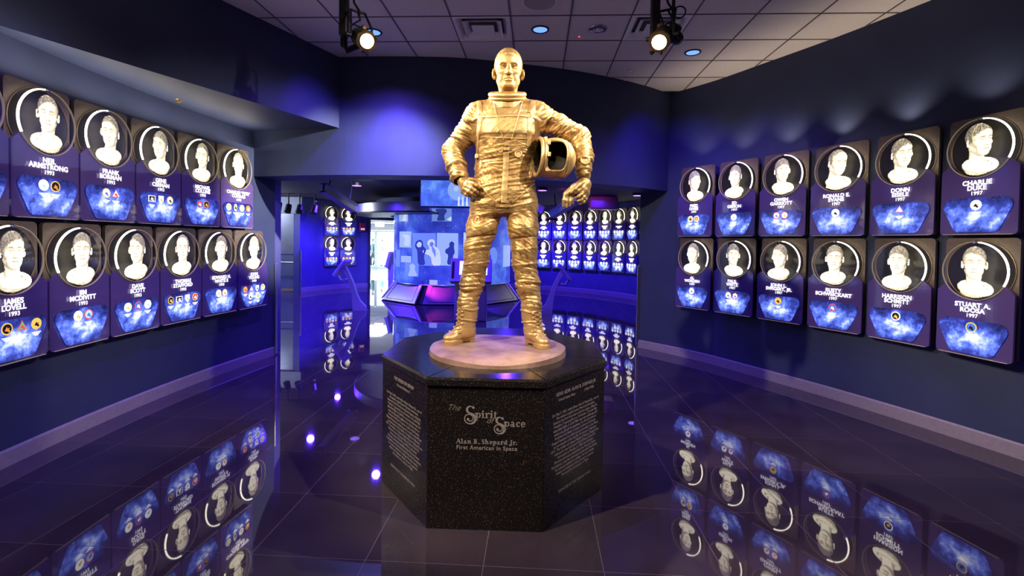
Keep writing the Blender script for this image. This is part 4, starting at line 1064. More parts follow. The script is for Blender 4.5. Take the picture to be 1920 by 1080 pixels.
def portrait_mesh(seed, yaw=0, wide=1.0, tall=1.0, hair=.078, part=0, tilt=0, collar=.118, n=(84, 104)):
    rs = np.random.default_rng(seed); P = HL[0]*np.array([wide, 1, tall]); R = rot3('Y', tilt)@rot3('Z', yaw); Pw = P@R.T
    tq = MB(); tq.torus((.012*np.sign(yaw+.01), .02, -.225), collar, .030, (.10*np.sign(yaw+.01), -.42, 1), 44, 10); tq.ball((0, .03, -.255), .10, 20, (1.15, .7, .62)); tq.torus((0, .02, -.20), collar*.76, .014, (.08, -.40, 1), 40, 8)
    bmesh.ops.triangulate(tq.bm, faces=tq.bm.faces); b2 = BVHTree.FromBMesh(tq.bm); tq.bm.free()
    b1 = BVHTree.FromPolygons(Pw.tolist(), HL[1].tolist())
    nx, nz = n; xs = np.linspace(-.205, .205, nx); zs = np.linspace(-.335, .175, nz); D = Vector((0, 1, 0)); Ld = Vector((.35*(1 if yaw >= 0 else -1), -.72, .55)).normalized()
    info = {}
    tex = vnoise(np.stack([np.repeat(xs, nz)*230+seed, np.tile(zs, nx)*120+part*np.repeat(xs, nz)*300, np.zeros(nx*nz)], 1)).reshape(nx, nz)
    Ri = np.linalg.inv(R)
    for i, x in enumerate(xs):
        for j, z in enumerate(zs):
            o = Vector((x, -1, z)); h1 = b1.ray_cast(o, D); h2 = b2.ray_cast(o, D)
            if h1[0] is None and h2[0] is None: continue
            if h2[0] is None or (h1[0] is not None and h1[3] < h2[3]):
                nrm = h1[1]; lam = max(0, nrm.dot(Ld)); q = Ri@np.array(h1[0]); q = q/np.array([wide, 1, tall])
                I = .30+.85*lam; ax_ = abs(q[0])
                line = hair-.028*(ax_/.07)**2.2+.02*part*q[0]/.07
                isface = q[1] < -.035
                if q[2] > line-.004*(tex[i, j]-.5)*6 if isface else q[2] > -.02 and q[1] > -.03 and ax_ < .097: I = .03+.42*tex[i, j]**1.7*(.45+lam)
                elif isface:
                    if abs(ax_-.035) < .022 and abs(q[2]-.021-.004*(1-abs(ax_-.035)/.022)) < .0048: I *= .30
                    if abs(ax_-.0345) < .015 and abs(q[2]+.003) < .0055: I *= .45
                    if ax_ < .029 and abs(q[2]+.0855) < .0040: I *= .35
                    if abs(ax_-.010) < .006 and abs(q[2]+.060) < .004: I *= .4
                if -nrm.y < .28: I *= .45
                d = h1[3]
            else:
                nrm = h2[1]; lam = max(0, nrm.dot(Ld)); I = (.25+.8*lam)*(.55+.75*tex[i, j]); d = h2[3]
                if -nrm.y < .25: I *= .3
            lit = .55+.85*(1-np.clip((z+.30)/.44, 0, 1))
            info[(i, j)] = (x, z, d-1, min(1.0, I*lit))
    vid, V, Cc, Fc = {}, [], [], []
    sc = .92
    for (i, j), (x, z, d, I) in info.items():
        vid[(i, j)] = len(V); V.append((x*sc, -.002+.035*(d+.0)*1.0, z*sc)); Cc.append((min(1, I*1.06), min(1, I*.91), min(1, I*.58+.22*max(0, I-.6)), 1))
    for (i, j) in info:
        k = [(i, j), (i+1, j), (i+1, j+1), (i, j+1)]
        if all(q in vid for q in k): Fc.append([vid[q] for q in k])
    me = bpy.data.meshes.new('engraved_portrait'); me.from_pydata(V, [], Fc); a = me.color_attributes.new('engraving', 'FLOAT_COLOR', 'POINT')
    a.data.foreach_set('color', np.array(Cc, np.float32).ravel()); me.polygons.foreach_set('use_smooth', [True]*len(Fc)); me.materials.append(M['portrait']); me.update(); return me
_pm = {}
def pmat(key):
    cols = {'w': ((1, .96, .88), 1.7), 'g': ((1, .62, .12), 1.0), 'r': ((.9, .08, .06), 1.0), 'b': ((.08, .22, .75), .9), 'k': ((.03, .02, .02), .3), 'o': ((1, .33, .06), 1.0), 'n': ((.1, .6, .3), .9), 'c': ((.45, .75, 1), 1.1)}
    if key not in _pm: _pm[key] = emit('patch_colour_'+{'w': 'white', 'g': 'gold', 'r': 'red', 'b': 'blue', 'k': 'black', 'o': 'orange', 'n': 'green', 'c': 'pale_blue'}[key], *cols[key])
    return _pm[key]
_patch = {}
def patch_mesh(code):
    """shape + rim, field and device colours"""
    if code in _patch: return _patch[code]
    sh, rim, fld, dev = code; R = .041
    pts = {'o': poly_arc(0, 0, R, 0, 360, 24)[:-1], 'h': poly_arc(0, 0, R, 30, 390, 6)[:-1], 'q': [(-R, -R*.7), (R, -R*.7), (R, R*.7), (-R, R*.7)],
           's': [(0, -R*1.1), (R*.75, -R*.3), (R*.8, R*.85), (-R*.8, R*.85), (-R*.75, -R*.3)], 't': [(-R*1.05, -R*.65), (R*1.05, -R*.65), (R*.35, R*.35), (0, R), (-R*.35, R*.35)],
           'e': [(x*.62, z*1.1) for x, z in poly_arc(0, 0, R, 0, 360, 24)[:-1]]}[sh]
    mb = MB(); mb.plate(pts, -.0030, -.0010, 0); mb.plate([(x*.80, z*.80) for x, z in pts], -.0038, -.0028, 1)
    o = R*.5
    mb.plate([(-o*.9, -o*.6), (o*.2, -o*.75), (o*.9, o*.35), (o*.15, o*.1), (-o*.1, o*.75)], -.0046, -.0036, 2)
    mb.plate([(x*.3+o*.55, z*.3-o*.75) for x, z in poly_arc(0, 0, R*.7, 0, 360, 10)[:-1]], -.0046, -.0036, 2)
    _patch[code] = shared(lambda: mb.build('mission_patch', [pmat(rim), pmat(fld), pmat(dev)])); return _patch[code]
ME['cap'] = shared(lambda: (lambda mb: [mb.box((0, -.0018, z), (w_, .0012, .0068)) for z, w_ in ((0, .074), (-.011, .050), (-.0205, .026))] and mb)(MB()).build('patch_caption', M['letter']))
def child(name, me, par, loc=(0, 0, 0)):
    o = bpy.data.objects.new(name, me); COL.objects.link(o); o.parent = par; o.location = loc; return o
def plaque(loc, rz, z, lines, patches, pm, side, label, group, gal=0, px=0.0):
    r = empty('astronaut_plaque', (loc[0], loc[1], z), label, 'plaque', group, (0, 0, rz))
    bk = child('backplate', ME['back'], r); child('round_shadow_disc', ME['round_shadow'], bk); child('halo_ring', ME['ring'], bk)
    gp = child('glass_plate', ME['glass'], r); child('glass_edge_glint', ME['lit'+side], gp); child('glass_rim', ME['rim'], gp); child('lower_glass_edge', ME['low'], gp); child('top_stud', ME['stud'], gp)
    tp = child('tinted_panel', ME['tint'], r)
    gw = child('galaxy_window', ME['window'][gal % 4], tp)
    child('engraved_portrait', pm, r, (px, .008, .775))
    if lines:
        for k, ln in enumerate(lines):
            last = k == len(lines)-1
            text('name_lettering', ln, .053 if not last else .043, M['letter'], tp, (0, -.0006, .425-.0435*k), bold=.0016 if not last else .0005, ext=.0006, char=1.03)
    n = len(patches)
    for k, code in enumerate(patches):
        row = 0 if k < 4 else 1; m_ = min(n, 4) if row == 0 else n-4; kk = k if row == 0 else k-4
        gap = .098 if m_ <= 2 else .115 if m_ == 3 else .112
        p = child('mission_patch', patch_mesh(code), tp, ((kk-(m_-1)/2)*gap*(1 if row == 0 else 1.5), 0, .243-.1*row)); child('patch_caption', ME['cap'], p, (0, 0, -.062))
    return r
r_ = ray(1263, 540); RS = march(Vector((r_.x, r_.y))*(7.1/r_.y), [1337, 1415, 1513, 1625, 1757, 1912], .615)
r_ = ray(477, 390); LS = march(Vector((r_.x, r_.y))*(6.0/r_.y), [415, 342, 257, 153, 24], .575)
RS = [Vector(p) for p in smooth_path(RS, 1)]; LS.append(LS[-1]+(LS[-1]-LS[-2])+Vector((.025, 0)))
def relax(S_):
    A = [S_[0]]+[(S_[i-1]+S_[i]*2+S_[i+1])/4 for i in range(1, len(S_)-1)]+[S_[-1]]; return A
RS = relax(RS)
G1, G2 = 'edge-lit plaques on the right wall', 'edge-lit plaques on the left wall'
Yr = '1997'
right_up = [(['FRED', 'HAISE', Yr], ['owgk', 'owog'], dict(yaw=18, hair=.066)), (['ED', 'GIBSON', Yr], ['owwc'], dict(yaw=-8, hair=.070, wide=.95)), (['OWEN', 'GARRIOTT', Yr], ['orwb', 'orwg'], dict(yaw=12, hair=.062)),
            (['RONALD E.', 'EVANS', Yr], ['owwk'], dict(yaw=30, hair=.115, tilt=8)), (['DONN', 'EISELE', Yr], ['trcw'], dict(yaw=20, hair=.074, part=1)), (['CHARLIE', 'DUKE', Yr], ['owwk'], dict(yaw=34, hair=.082, wide=.97))]
right_lo = [(['AL', 'WORDEN', Yr], ['owwr'], dict(yaw=-14, hair=.078)), (['PAUL', 'WEITZ', Yr], ['ogwb', 'hrwb'], dict(yaw=6, hair=.060)), (['JOHN L.', 'SWIGERT, JR.', Yr], ['oggk'], dict(yaw=-10, hair=.070, part=-1)),
            (['RUSTY', 'SCHWEICKART', Yr], ['orbw'], dict(yaw=-4, hair=.068, part=1)), (['HARRISON', 'SCHMITT', Yr], ['owkg'], dict(yaw=-7, hair=.062)), (['STUART A.', 'ROOSA', Yr], ['ogbk'], dict(yaw=3, hair=.080, part=-1))]
ORD = ['farthest', 'second from the opening', 'third from the opening', 'fourth from the opening', 'second nearest', 'nearest']
def look(d): return 'turned to its right' if d.get('yaw', 0) < -9 else 'turned to its left' if d.get('yaw', 0) > 9 else 'facing forward'
for row, z, nm in ((right_up, 1.772, 'upper'), (right_lo, .765, 'lower')):
    for k, (ln, pt, pk) in enumerate(row):
        a, b = RS[k], RS[k+1]; c = (a+b)/2; rz = math.atan2(b.y-a.y, b.x-a.x)
        lab = f'glass plaque, {nm} row of right wall, {ORD[k]}, ' + ('one emblem' if len(pt) == 1 else 'two emblems') + ' on blue'
        plaque(c, rz, z, ln, pt, portrait_mesh(100+k+(10 if nm == 'lower' else 0), **pk), 'R', lab, G1, k+(2 if nm == 'lower' else 0))
Yl = '1993'
left_up = [(['CHARLES “PETE”', 'CONRAD', Yl], ['owgw', 'ewgk', 'owwg', 'ooow'], dict(yaw=-5, hair=.10)), (['MICHAEL', 'COLLINS', Yl], ['obrw', 'ookg'], dict(yaw=-9, hair=.088)), (['GENE', 'CERNAN', Yl], ['qwkw', 'swwg', 'ogwk'], dict(yaw=-20, hair=.072)),
           (['FRANK', 'BORMAN', Yl], ['ogwb', 'trwr'], dict(yaw=-12, hair=.085)), (['NEIL', 'ARMSTRONG', Yl], ['owwc', 'ogko'], dict(yaw=-3, hair=.088, part=1)), (None, ['ogkw', 'owbw'], dict(yaw=6, hair=.078))]
left_lo = [(['JOHN', 'YOUNG', Yl], ['orgr', 'trcw', 'swwb', 'owgw', 'hgwk', 'owcg'], dict(yaw=-16, hair=.070, part=1)), (['EDWARD H.', 'WHITE II', Yl], ['owwg', 'ogwo'], dict(yaw=-8, hair=.076)), (['THOMAS', 'STAFFORD', Yl], ['hgkg', 'qwkw', 'swwg', 'ogrw'], dict(yaw=-4, hair=.115)),
           (['DAVE', 'SCOTT', Yl], ['owwg', 'orbw', 'owwc'], dict(yaw=-14, hair=.078, part=-1)), (['JIM', 'MCDIVITT', Yl], ['owwg', 'orcb'], dict(yaw=-2, hair=.070)), (['JAMES', 'LOVELL', Yl], ['ogwb', 'ogko', 'trnr', 'oggk'], dict(yaw=9, hair=.074, part=1))]
CNT = {1: 'one emblem', 2: 'two emblems', 3: 'three emblems', 4: 'four emblems', 6: 'six emblems'}
for row, z, nm, sh in ((left_up, 1.772, 'upper', 0), (left_lo, .765, 'lower', .5)):
    for k, (ln, pt, pk) in enumerate(row):
        if sh:
            P0 = LS[0]*2-LS[1] if k == 0 else LS[k-1]
            a, b = (P0+LS[k])/2 if k else LS[0]+(LS[0]-LS[1])*.5, (LS[k]+LS[k+1])/2
        else: a, b = LS[k], LS[k+1]
        c = (a+b)/2; rz = math.atan2(a.y-b.y, a.x-b.x)
        lab = f'glass plaque, {nm} row of left wall, {ORD[k]}, {CNT[len(pt)]} on blue'
        plaque(c, rz, z, ln, pt, portrait_mesh(140+k+(10 if sh else 0), **pk), 'L', lab, G2, k+(2 if sh else 1))
# small uplights behind the plaque tops graze the wall above
for S_, sg in ((RS, -1), (LS, 1)):
    for k in range(6):
        a, b = S_[k], S_[k+1]; c = (a+b)/2; t = (b-a).normalized(); n = Vector((t.y, -t.x))*sg
        if sg < 0: n = Vector((-t.y, t.x))
        else: n = Vector((t.y, -t.x))
        p = c-n*.012
        if sg > 0:
            q = c-n*.03; la = lamp('plaque_uplight', 'AREA', (q.x, q.y, 2.775), 2.3, (1, .88, .70), None, .5, sx=.5, sy=.03); la.rotation_euler = (math.pi, 0, math.atan2(t.y, t.x)); continue
        lamp('plaque_uplight', 'SPOT', (p.x, p.y, 2.775), 11 if sg < 0 else 5, (1, .84, .60), (p.x+n.x*.05, p.y+n.y*.05, 3.6), .02, 110, 1)
# the gallery's plaques: the same glass, seen from afar
PMF = [portrait_mesh(200+k, yaw=y, hair=h, part=p, n=(30, 38)) for k, (y, h, p) in enumerate(((-15, .07, 0), (8, .08, 1), (20, .11, 0), (0, .066, -1), (-6, .075, 1)))]
ME['blob'] = [shared(lambda: (lambda mb: [mb.plate(rrect(-w_/2, z_-.017, w_/2, z_+.017, .012, 3), -.002, 0) for z_, w_ in zs] and mb)(MB()).build('name_lettering', M['letter'])) for zs in (((.425, .17), (.385, .26), (.345, .11)), ((.425, .23), (.385, .15), (.345, .11)), ((.405, .25), (.365, .12)))]
def far_plaque(loc, rz, z, side, label, group, k, warm=False):
    sets = [['owwg', 'owgw', 'owwc', 'owww'], ['owww', 'owcw', 'owwb'], ['owwg', 'ogww', 'owww', 'owgw', 'owww', 'owwg'], ['owwg', 'owww', 'owgw', 'owwc', 'owww', 'owww']]
    wset = [['ogog', 'owor', 'ogwo', 'oogw'], ['orgw', 'ogog', 'oogw', 'owog', 'owrw', 'ogow']]
    return plaque(loc, rz, z, None, (wset[k % 2] if warm else sets[(k*7+3) % 4]), PMF[k % 5], side, label, group, k)
def place_far(centres, zs, side, wall, group, names, warm=False):
    for j, (z, nm) in enumerate(zs):
        for k, (c, rz) in enumerate(centres):
            r = far_plaque(c, rz, z, side, f'small far glass plaque, {nm} row, {wall}, {names[k]}', group, k*3+j*2, warm)
            child('name_lettering', ME['blob'][(k+j) % 3], [o for o in r.children if o.name.startswith('tinted_panel')][0])
def along(path, off):
    """points set in from a wall path; returns a function of arc length"""
    P_ = [Vector(p) for p in path]; L = [0]
    for a, b in zip(P_, P_[1:]): L.append(L[-1]+(b-a).length)
    def f(s):
        for i in range(len(P_)-1):
            if s <= L[i+1] or i == len(P_)-2:
                t = (P_[i+1]-P_[i]).normalized(); p = P_[i]+t*(s-L[i]); n = Vector((t.y, -t.x)); return p+n*off, math.atan2(t.y, t.x)
    return f
def near_s(path, pt):
    P_ = [Vector(p) for p in path]; best = (9, 0); L = 0
    for a, b in zip(P_, P_[1:]):
        t = b-a; l = t.length; u = max(0, min(1, (Vector(pt)-a).dot(t)/l/l)); d = (a+t*u-Vector(pt)).length
        if d < best[0]: best = (d, L+u*l)
        L += l
    return best[1]
def s_at_px(path, off, px):
    f = along(path, off); P_ = [Vector(p) for p in path]; tot = sum((b-a).length for a, b in zip(P_, P_[1:])); lo = None
    best = min((abs(((lambda q: 960+CAM_F*q.dot(CR)/q.dot(CF))(Vector((*f(s)[0], 1.5))-CC))-px), s) for s in np.linspace(0, tot, 1500) if f(s)[0].y > 12.0)
    return best[1]
def ordn(k): return ['first', 'second', 'third', 'fourth', 'fifth', 'sixth', 'seventh', 'eighth', 'ninth'][k]
cs = [((FS[k]+FS[k+1])/2, math.atan2(FS[k+1].y-FS[k].y, FS[k+1].x-FS[k].x)) for k in range(8)]
place_far([(c[0], c[1]) for c in cs], ((1.776, 'upper'), (.786, 'lower')), 'R', 'blue gallery wall', 'far plaques on the curved gallery wall', [ordn(k)+' right of the statue' for k in range(8)])
cs = [along(gl, .10)(s_at_px(gl, .10, px)) for px in (622.5, 653.5)]
place_far([(c[0], c[1]) for c in cs], ((1.776, 'upper'), (.786, 'lower')), 'L', 'wall left of the bright doorway', 'far plaques beside the doorway', ['left one of two', 'right one of two'], True)
# ------------------------------------------------------------------ fixtures of the front room's ceiling
M['lens'] = emit('glowing_lamp_lens', (1, .93, .78), 14, False)
M['led'] = emit('blue_led_lens', (.16, .34, 1), 1.5, False)
M['brass'] = mat('brass', (.65, .45, .16), .35, .9)
def stage_light(L, axis, side, label):
    L = Vector(L); ax = Vector(axis).normalized(); B = L-ax*.21
    r = empty('stage_light', (L.x-.06*side, L.y+.1, ZC), label, 'spotlight', 'theatre spotlights under the ceiling')
    def add(mb, n, m, sm=True):
        o = mb.build(n, m, r, smooth=sm); o.matrix_parent_inverse = Matrix.Translation(-Vector(r.location)); return o
    mb = MB().cone(B, L-ax*.03, .062, .070, 24); mb.ball(B, .060, 18)
    for k in range(4): mb.torus(B+ax*(.03+.03*k), .067, .004, ax, 28, 6)
    hs = add(mb, 'housing', M['black'])
    q = ax.to_track_quat('Z', 'Y').to_matrix()
    mb = MB()
    pts = poly_arc(0, 0, .083, 22.5, 382.5, 8)[:-1]
    bm = mb.bm; A = [bm.verts.new(L+q @ Vector((x, y, -.028))) for x, y in pts]; C_ = [bm.verts.new(L+q @ Vector((x, y, -.008))) for x, y in pts]
    for i in range(8): bm.faces.new((A[i], A[(i+1) % 8], C_[(i+1) % 8], C_[i]))
    bm.faces.new(A[::-1]); bm.faces.new(C_)
    mb.torus(L+ax*.002, .060, .006, ax, 32, 8)
    for k in range(4):
        a = k*math.pi/2+.5; p = L+q @ Vector((.078*math.cos(a), .078*math.sin(a), 0)); mb.box(p, (.035, .008, .02), q @ Matrix.Rotation(a+math.pi/2, 3, 'Z'), .001)
    add(mb, 'colour_frame_holder', M['bronze_dark'], False)
    add(MB().cyl(L-ax*.004, L+ax*.003, .055, 32), 'lens', M['lens'])
    # yoke, hanging arm and clamp
    sd = ax.cross(Vector((0, 0, 1))).normalized(); mid = L-ax*.13
    top = Vector((mid.x-.05*side, mid.y+.05, mid.z+.23))
    pts = [mid+sd*.085, mid+sd*.085+Vector((0, 0, .09)), top+sd*.06, top, top-sd*.06, mid-sd*.085+Vector((0, 0, .09)), mid-sd*.085]
    pts = [p.to_tuple() for p in pts]; fine = []
    for i in range(len(pts)-1):
        for t in np.linspace(0, 1, 6, endpoint=False): fine.append(tuple(np.array(pts[i])*(1-t)+np.array(pts[i+1])*t))
    add(MB().tube(fine+[pts[-1]], .010, 8), 'yoke', M['black'])
    mb = MB().box((L.x-.195*side if side > 0 else L.x-.10*side*-1-.10, L.y+.16, L.z+.23), (.072, .072, .34), bev=.01)
    hx = L.x-.245 if side > 0 else L.x+.0
    mb = MB().box((hx, L.y+.15, (L.z+ZC+.10)/2), (.066, .066, ZC-L.z-.10), bev=.008); mb.box((hx, L.y+.15, L.z+.07), (.05, .05, .12), bev=.01)
    mb.tube([(hx, L.y+.15, L.z+.06), (hx+.03*side, L.y+.14, L.z-.02), tuple(mid-sd*.08)], .026, 10)
    add(mb, 'hanging_arm', M['black'], False)
    mb = MB().tube([(hx+.04, L.y+.15, ZC-.03), (hx+.09, L.y+.13, L.z+.36), (hx+.13, L.y+.13, L.z+.30), (hx+.14, L.y+.13, L.z+.22), tuple(top)], .009, 8)
    mb.tube([(hx+.03, L.y+.15, L.z+.30), (hx+.06, L.y+.13, L.z+.20), tuple(mid+Vector((0, 0, .08)))], .006, 7); mb.tube([(hx+.05, L.y+.15, L.z+.18), (hx+.11, L.y+.12, L.z+.20), (hx+.15, L.y+.12, L.z+.22)], .006, 7)
    add(mb, 'power_cable', M['black'])
    add(MB().cyl(mid-sd*.085, mid-sd*.12, .018, 12), 'tilt_knob', M['black']); add(MB().cyl(L-ax*.10-Vector((0, 0, .07)), L-ax*.10-Vector((0, 0, .125)), .011, 10), 'focus_knob', M['black']); mb = MB().cyl(mid+sd*.085, mid+sd*.125, .018, 12); add(mb, 'tilt_knob', M['black']); add(MB().box(L-ax*.17+Vector((.03*side, 0, .075)), (.03, .03, .045), q, .004), 'focus_clip', M['brass'], False)
    return r
stage_light(L1, (.58, -.66, -.47), 1, 'black theatre spotlight hung left of the statue head, glowing lens')
r2 = stage_light(L2, (-.34, -.70, -.60), -1, 'black theatre spotlight with coiled cables hung right of the statue head')
mb = MB(); p = L2+Vector((.13, .12, .12)); mb.box(p, (.10, .10, .13), Matrix.Rotation(.4, 3, 'Y'), .02); mb.cyl(p+Vector((0, 0, .05)), (p.x+.01, p.y, ZC), .014, 10); mb.ball(p+Vector((.03, -.02, -.05)), .05, 12)
mb.torus(p+Vector((.05, 0, .16)), .045, .006, (.2, 1, 0), 20, 6)
o = mb.build('ballast_clamp', M['black'], r2); o.matrix_parent_inverse = Matrix.Translation(-Vector(r2.location))
def downlight(q, label, lit=True, r=.085):
    e = empty('downlight', (q.x, q.y, ZC), label, 'downlight', 'round recessed ceiling lights')
    MB().torus((0, 0, -.001), r, .011, (0, 0, 1), 36, 8).build('trim_ring', M['black'] if lit else M['steel'], e, smooth=True)
    MB().cyl((0, 0, .0005), (0, 0, -.004), r*.96, 32).build('lens' if lit else 'reflector', M['led'] if lit else M['steel'], e)
    if not lit:
        mb = MB().cone((0, 0, -.002), (0, 0, -.010), .03, .055, 24, False); mb.ball((0, 0, -.004), .022, 12); mb.build('lamp_bulb', M['plaster'], e, smooth=True)
downlight(at_z(1013, 55, ZC), 'blue lit recessed downlight near the middle of the ceiling'); downlight(at_z(1299, 98, ZC), 'blue lit recessed downlight right of the right theatre spotlight')
downlight(at_z(700, 60, ZC), 'blue violet recessed downlight half behind the left theatre spotlight'); downlight(at_z(1121, 54, ZC), 'unlit chrome recessed downlight between speaker and air diffuser', False)
def diffuser(i, label):
    x, y = CX+CT*(i+.5), CY+CT*.5; e = empty('air_diffuser', (x, y, ZC), label, 'air vent', 'square ceiling air diffusers')
    h = CT/2-.006
    def frame(a, b, z0, z1):
        mb = MB(); bm = mb.bm
        A = [bm.verts.new((sx*a, sy*a, z0)) for sx, sy in ((-1, -1), (1, -1), (1, 1), (-1, 1))]; B = [bm.verts.new((sx*b, sy*b, z1)) for sx, sy in ((-1, -1), (1, -1), (1, 1), (-1, 1))]
        A2 = [bm.verts.new((v.co.x, v.co.y, v.co.z+.006)) for v in A]; B2 = [bm.verts.new((v.co.x, v.co.y, v.co.z+.006)) for v in B]
        for k in range(4):
            j = (k+1) % 4; bm.faces.new((A[k], A[j], B[j], B[k])); bm.faces.new((A2[k], B2[k], B2[j], A2[j])); bm.faces.new((A[k], A2[k], A2[j], A[j])); bm.faces.new((B[k], B[j], B2[j], B2[k]))
        return mb
    frame(h, h-.035, -.004, -.004).build('outer_frame', M['plaster'], e)
    frame(h-.035, h-.085, -.004, .045).build('vane', M['plaster'], e); frame(h-.095, h-.150, -.012, .032).build('vane', M['plaster'], e)
    MB().box((0, 0, -.012), (.235, .235, .010), bev=.002).build('centre_plate', M['plaster'], e); MB().box((0, 0, .075), (2*h, 2*h, .01)).build('duct', M['grid_bar'], e)
diffuser(DIFF[0][0], 'square white air diffuser above the statue head'); diffuser(DIFF[1][0], 'square white air diffuser behind the right theatre spotlight')
q = at_z(1012, 2, ZC); e = empty('ceiling_speaker', (q.x, q.y, ZC), 'round white ceiling speaker at the top edge above the statue', 'speaker')
MB().cyl((0, 0, 0), (0, 0, -.012), .155, 40).build('grille', mat('speaker_grille', (.40, .36, .37), .7), e); MB().torus((0, 0, -.008), .158, .010, (0, 0, 1), 44, 8).build('trim_ring', M['plaster'], e, smooth=True)
def sprinkler(q, label, down, m):
    e = empty('sprinkler', q, label, 'sprinkler', 'fire sprinkler heads'); MB().cone((0, 0, 0), (0, 0, -.010), .038, .034, 20).build('escutcheon', m, e, smooth=True)
    mb = MB().cyl((0, 0, -.008), (0, 0, -down), .008, 10); mb.cyl((0, 0, -down), (0, 0, -down-.004), .022, 16); mb.build('deflector', m, e, smooth=True)
sprinkler(at_z(1182, 132, ZC), 'small white sprinkler head in the right part of the tile ceiling', .05, M['plaster'])
sprinkler(at_z(335, 187, ZS), 'small brass sprinkler head under the pale left bulkhead', .022, M['brass'])
tag(MB().ball(tuple(at_z(1086, 69, ZC)), .012, 10, (1, 1, .5)).build('indicator_light', emit('red_led', (1, .05, .1), 2)), 'tiny red indicator light on a ceiling tile', 'indicator')
tag(MB().cyl(tuple(at_z(1180, 136, ZC)+Vector((.0, .3, 0))), tuple(at_z(1180, 136, ZC)+Vector((0, .3, -.002))), .02).build('round_cap', M['plaster']), 'small white round cap on a ceiling tile near the corner', 'cap')
# ------------------------------------------------------------------ gallery fixtures
col_c = Vector((-1.78, 14.2))
q = at_y(849, 460, 14.2); col_c = Vector((q.x, 14.2)); CRAD = 1.70
M['violet_metal'] = mat('violet_lit_grey_laminate', (.42, .40, .46), .35, .3)
def cyl_panel(a0, a1, r, z0, z1, th, n=40):
    mb = MB(); bm = mb.bm; R = []
    for i in range(n+1):
        a = math.radians(a0+(a1-a0)*i/n); c, s_ = math.cos(a), math.sin(a); R.append([bm.verts.new((rr*c, rr*s_, z)) for rr, z in ((r, z0), (r, z1), (r-th, z1), (r-th, z0))])
    for A, B in zip(R, R[1:]):
        for k in range(4): bm.faces.new((A[k], B[k], B[(k+1) % 4], A[(k+1) % 4]))
    bm.faces.new(R[0]); bm.faces.new(R[-1]); return mb
m = NT('blue_starry_screen_print').set((.01, .02, .1), .15, 0, .5); c = m.coord()
n = m.noise(1.1, 6, c, .6); colr = m.ramp(n, [(.28, (.015, .02, .30)), (.5, (.05, .09, .72)), (.72, (.16, .34, 1.0))])
vo = m.new('ShaderNodeTexVoronoi'); vo.inputs['Scale'].default_value = 11; m.link(c, vo.inputs['Vector'])
mx = m.new('ShaderNodeMix', data_type='RGBA', blend_type='ADD'); mx.inputs[0].default_value = .6; m.link(colr, mx.inputs[6]); m.link(m.ramp(vo.outputs['Distance'], [(0, (1, 1, 1)), (.13, (0, 0, 0))]), mx.inputs[7])
m.link(mx.outputs[2], m.b.inputs['Emission Color']); m.b.inputs['Emission Strength'].default_value = .85; m.m.cycles.emission_sampling = 'NONE'; M['stars'] = m.m
colm = empty('exhibit_column', (col_c.x, col_c.y, 0), 'round glowing blue picture column with steel skirt behind the statue', 'display')
cyl_panel(150, 390, CRAD, .48, 2.56, .03, 72).build('picture_screen', M['stars'], colm, smooth=True)
def pic(a0, z0, wdeg, h, colr, s=.8, name='photograph', r=CRAD+.006):
    return cyl_panel(a0, a0+wdeg, r, z0, z0+h, .004, 8).build(name, emit('print_tone', colr, s), colm)
def px_ang(x): # viewing direction -> angle on the column
    d = ray(x, 460); d2 = Vector((d.x, d.y)).normalized(); o = Vector((0, 0))-col_c; b = o.dot(d2); cc_ = o.dot(o)-(CRAD+.006)**2; t = -b-math.sqrt(max(b*b-cc_, 0)); p = o+d2*t
    return math.degrees(math.atan2(p.y, p.x)), t
def picpx(x0, x1, y0, y1, colr, s=.8, name='photograph', lift=.0):
    a0, t0 = px_ang(x0); a1, t1 = px_ang(x1); d = ray((x0+x1)/2, 460); t = px_ang((x0+x1)/2)[1]; p = Vector((d.x, d.y)).normalized()*t; Y = p.y
    z1, z0 = at_y((x0+x1)/2, y0, Y).z, at_y((x0+x1)/2, y1, Y).z
    return pic(a0, z0, ((a1-a0+180) % 360)-180, z1-z0, colr, s, name, CRAD+.006+lift)
def blob(poly, colr, s=.8, lift=.006):
    """flat figure shape in a printed photograph, on the screen's curve"""
    mb = MB(); V = []
    poly = [((p[0]*(1-w_)+q_[0]*w_), (p[1]*(1-w_)+q_[1]*w_)) for p, q_ in zip(poly, poly[1:]+poly[:1]) for w_ in (.18, .82)]
    for x, y in poly:
        a, t = px_ang(x); d = ray(x, 460); Y = (Vector((d.x, d.y)).normalized()*t).y; z = at_y(x, y, Y).z; a = math.radians(a)
        V.append([mb.bm.verts.new(((CRAD+rr)*math.cos(a), (CRAD+rr)*math.sin(a), z)) for rr in (.006+lift, .003)])
    n_ = len(V); mb.bm.faces.new([v[0] for v in V]); mb.bm.faces.new([v[1] for v in V][::-1])
    for i in range(n_): mb.bm.faces.new((V[i][0], V[i][1], V[(i+1) % n_][1], V[(i+1) % n_][0]))
    return mb.build('picture_figure', emit('print_tone', colr, s), colm)
LB, MBl, DB, PB = (.42, .60, 1), (.20, .33, .9), (.03, .05, .32), (.70, .82, 1)
for x0, x1, y0, y1, cl in ((748, 764, 389, 415, LB), (773, 798, 386, 400, PB), (809, 846, 391, 415, MBl), (749, 771, 434, 464, LB), (773, 817, 437, 498, MBl), (819, 859, 437, 498, LB), (869, 880, 436, 470, PB), (743, 750, 468, 500, MBl), (752, 771, 480, 492, LB), (806, 821, 525, 534, LB), (944, 957, 460, 500, LB), (760, 785, 492, 518, MBl)):
    picpx(x0, x1, y0, y1, cl, .75)
blob([(784, 497), (783, 470), (778, 462), (780, 453), (787, 449), (793, 453), (793, 461), (800, 468), (795, 480), (798, 497)], DB, .8)
blob([(781, 459), (785, 453), (791, 455), (790, 463), (784, 464)], PB, .7, .010)
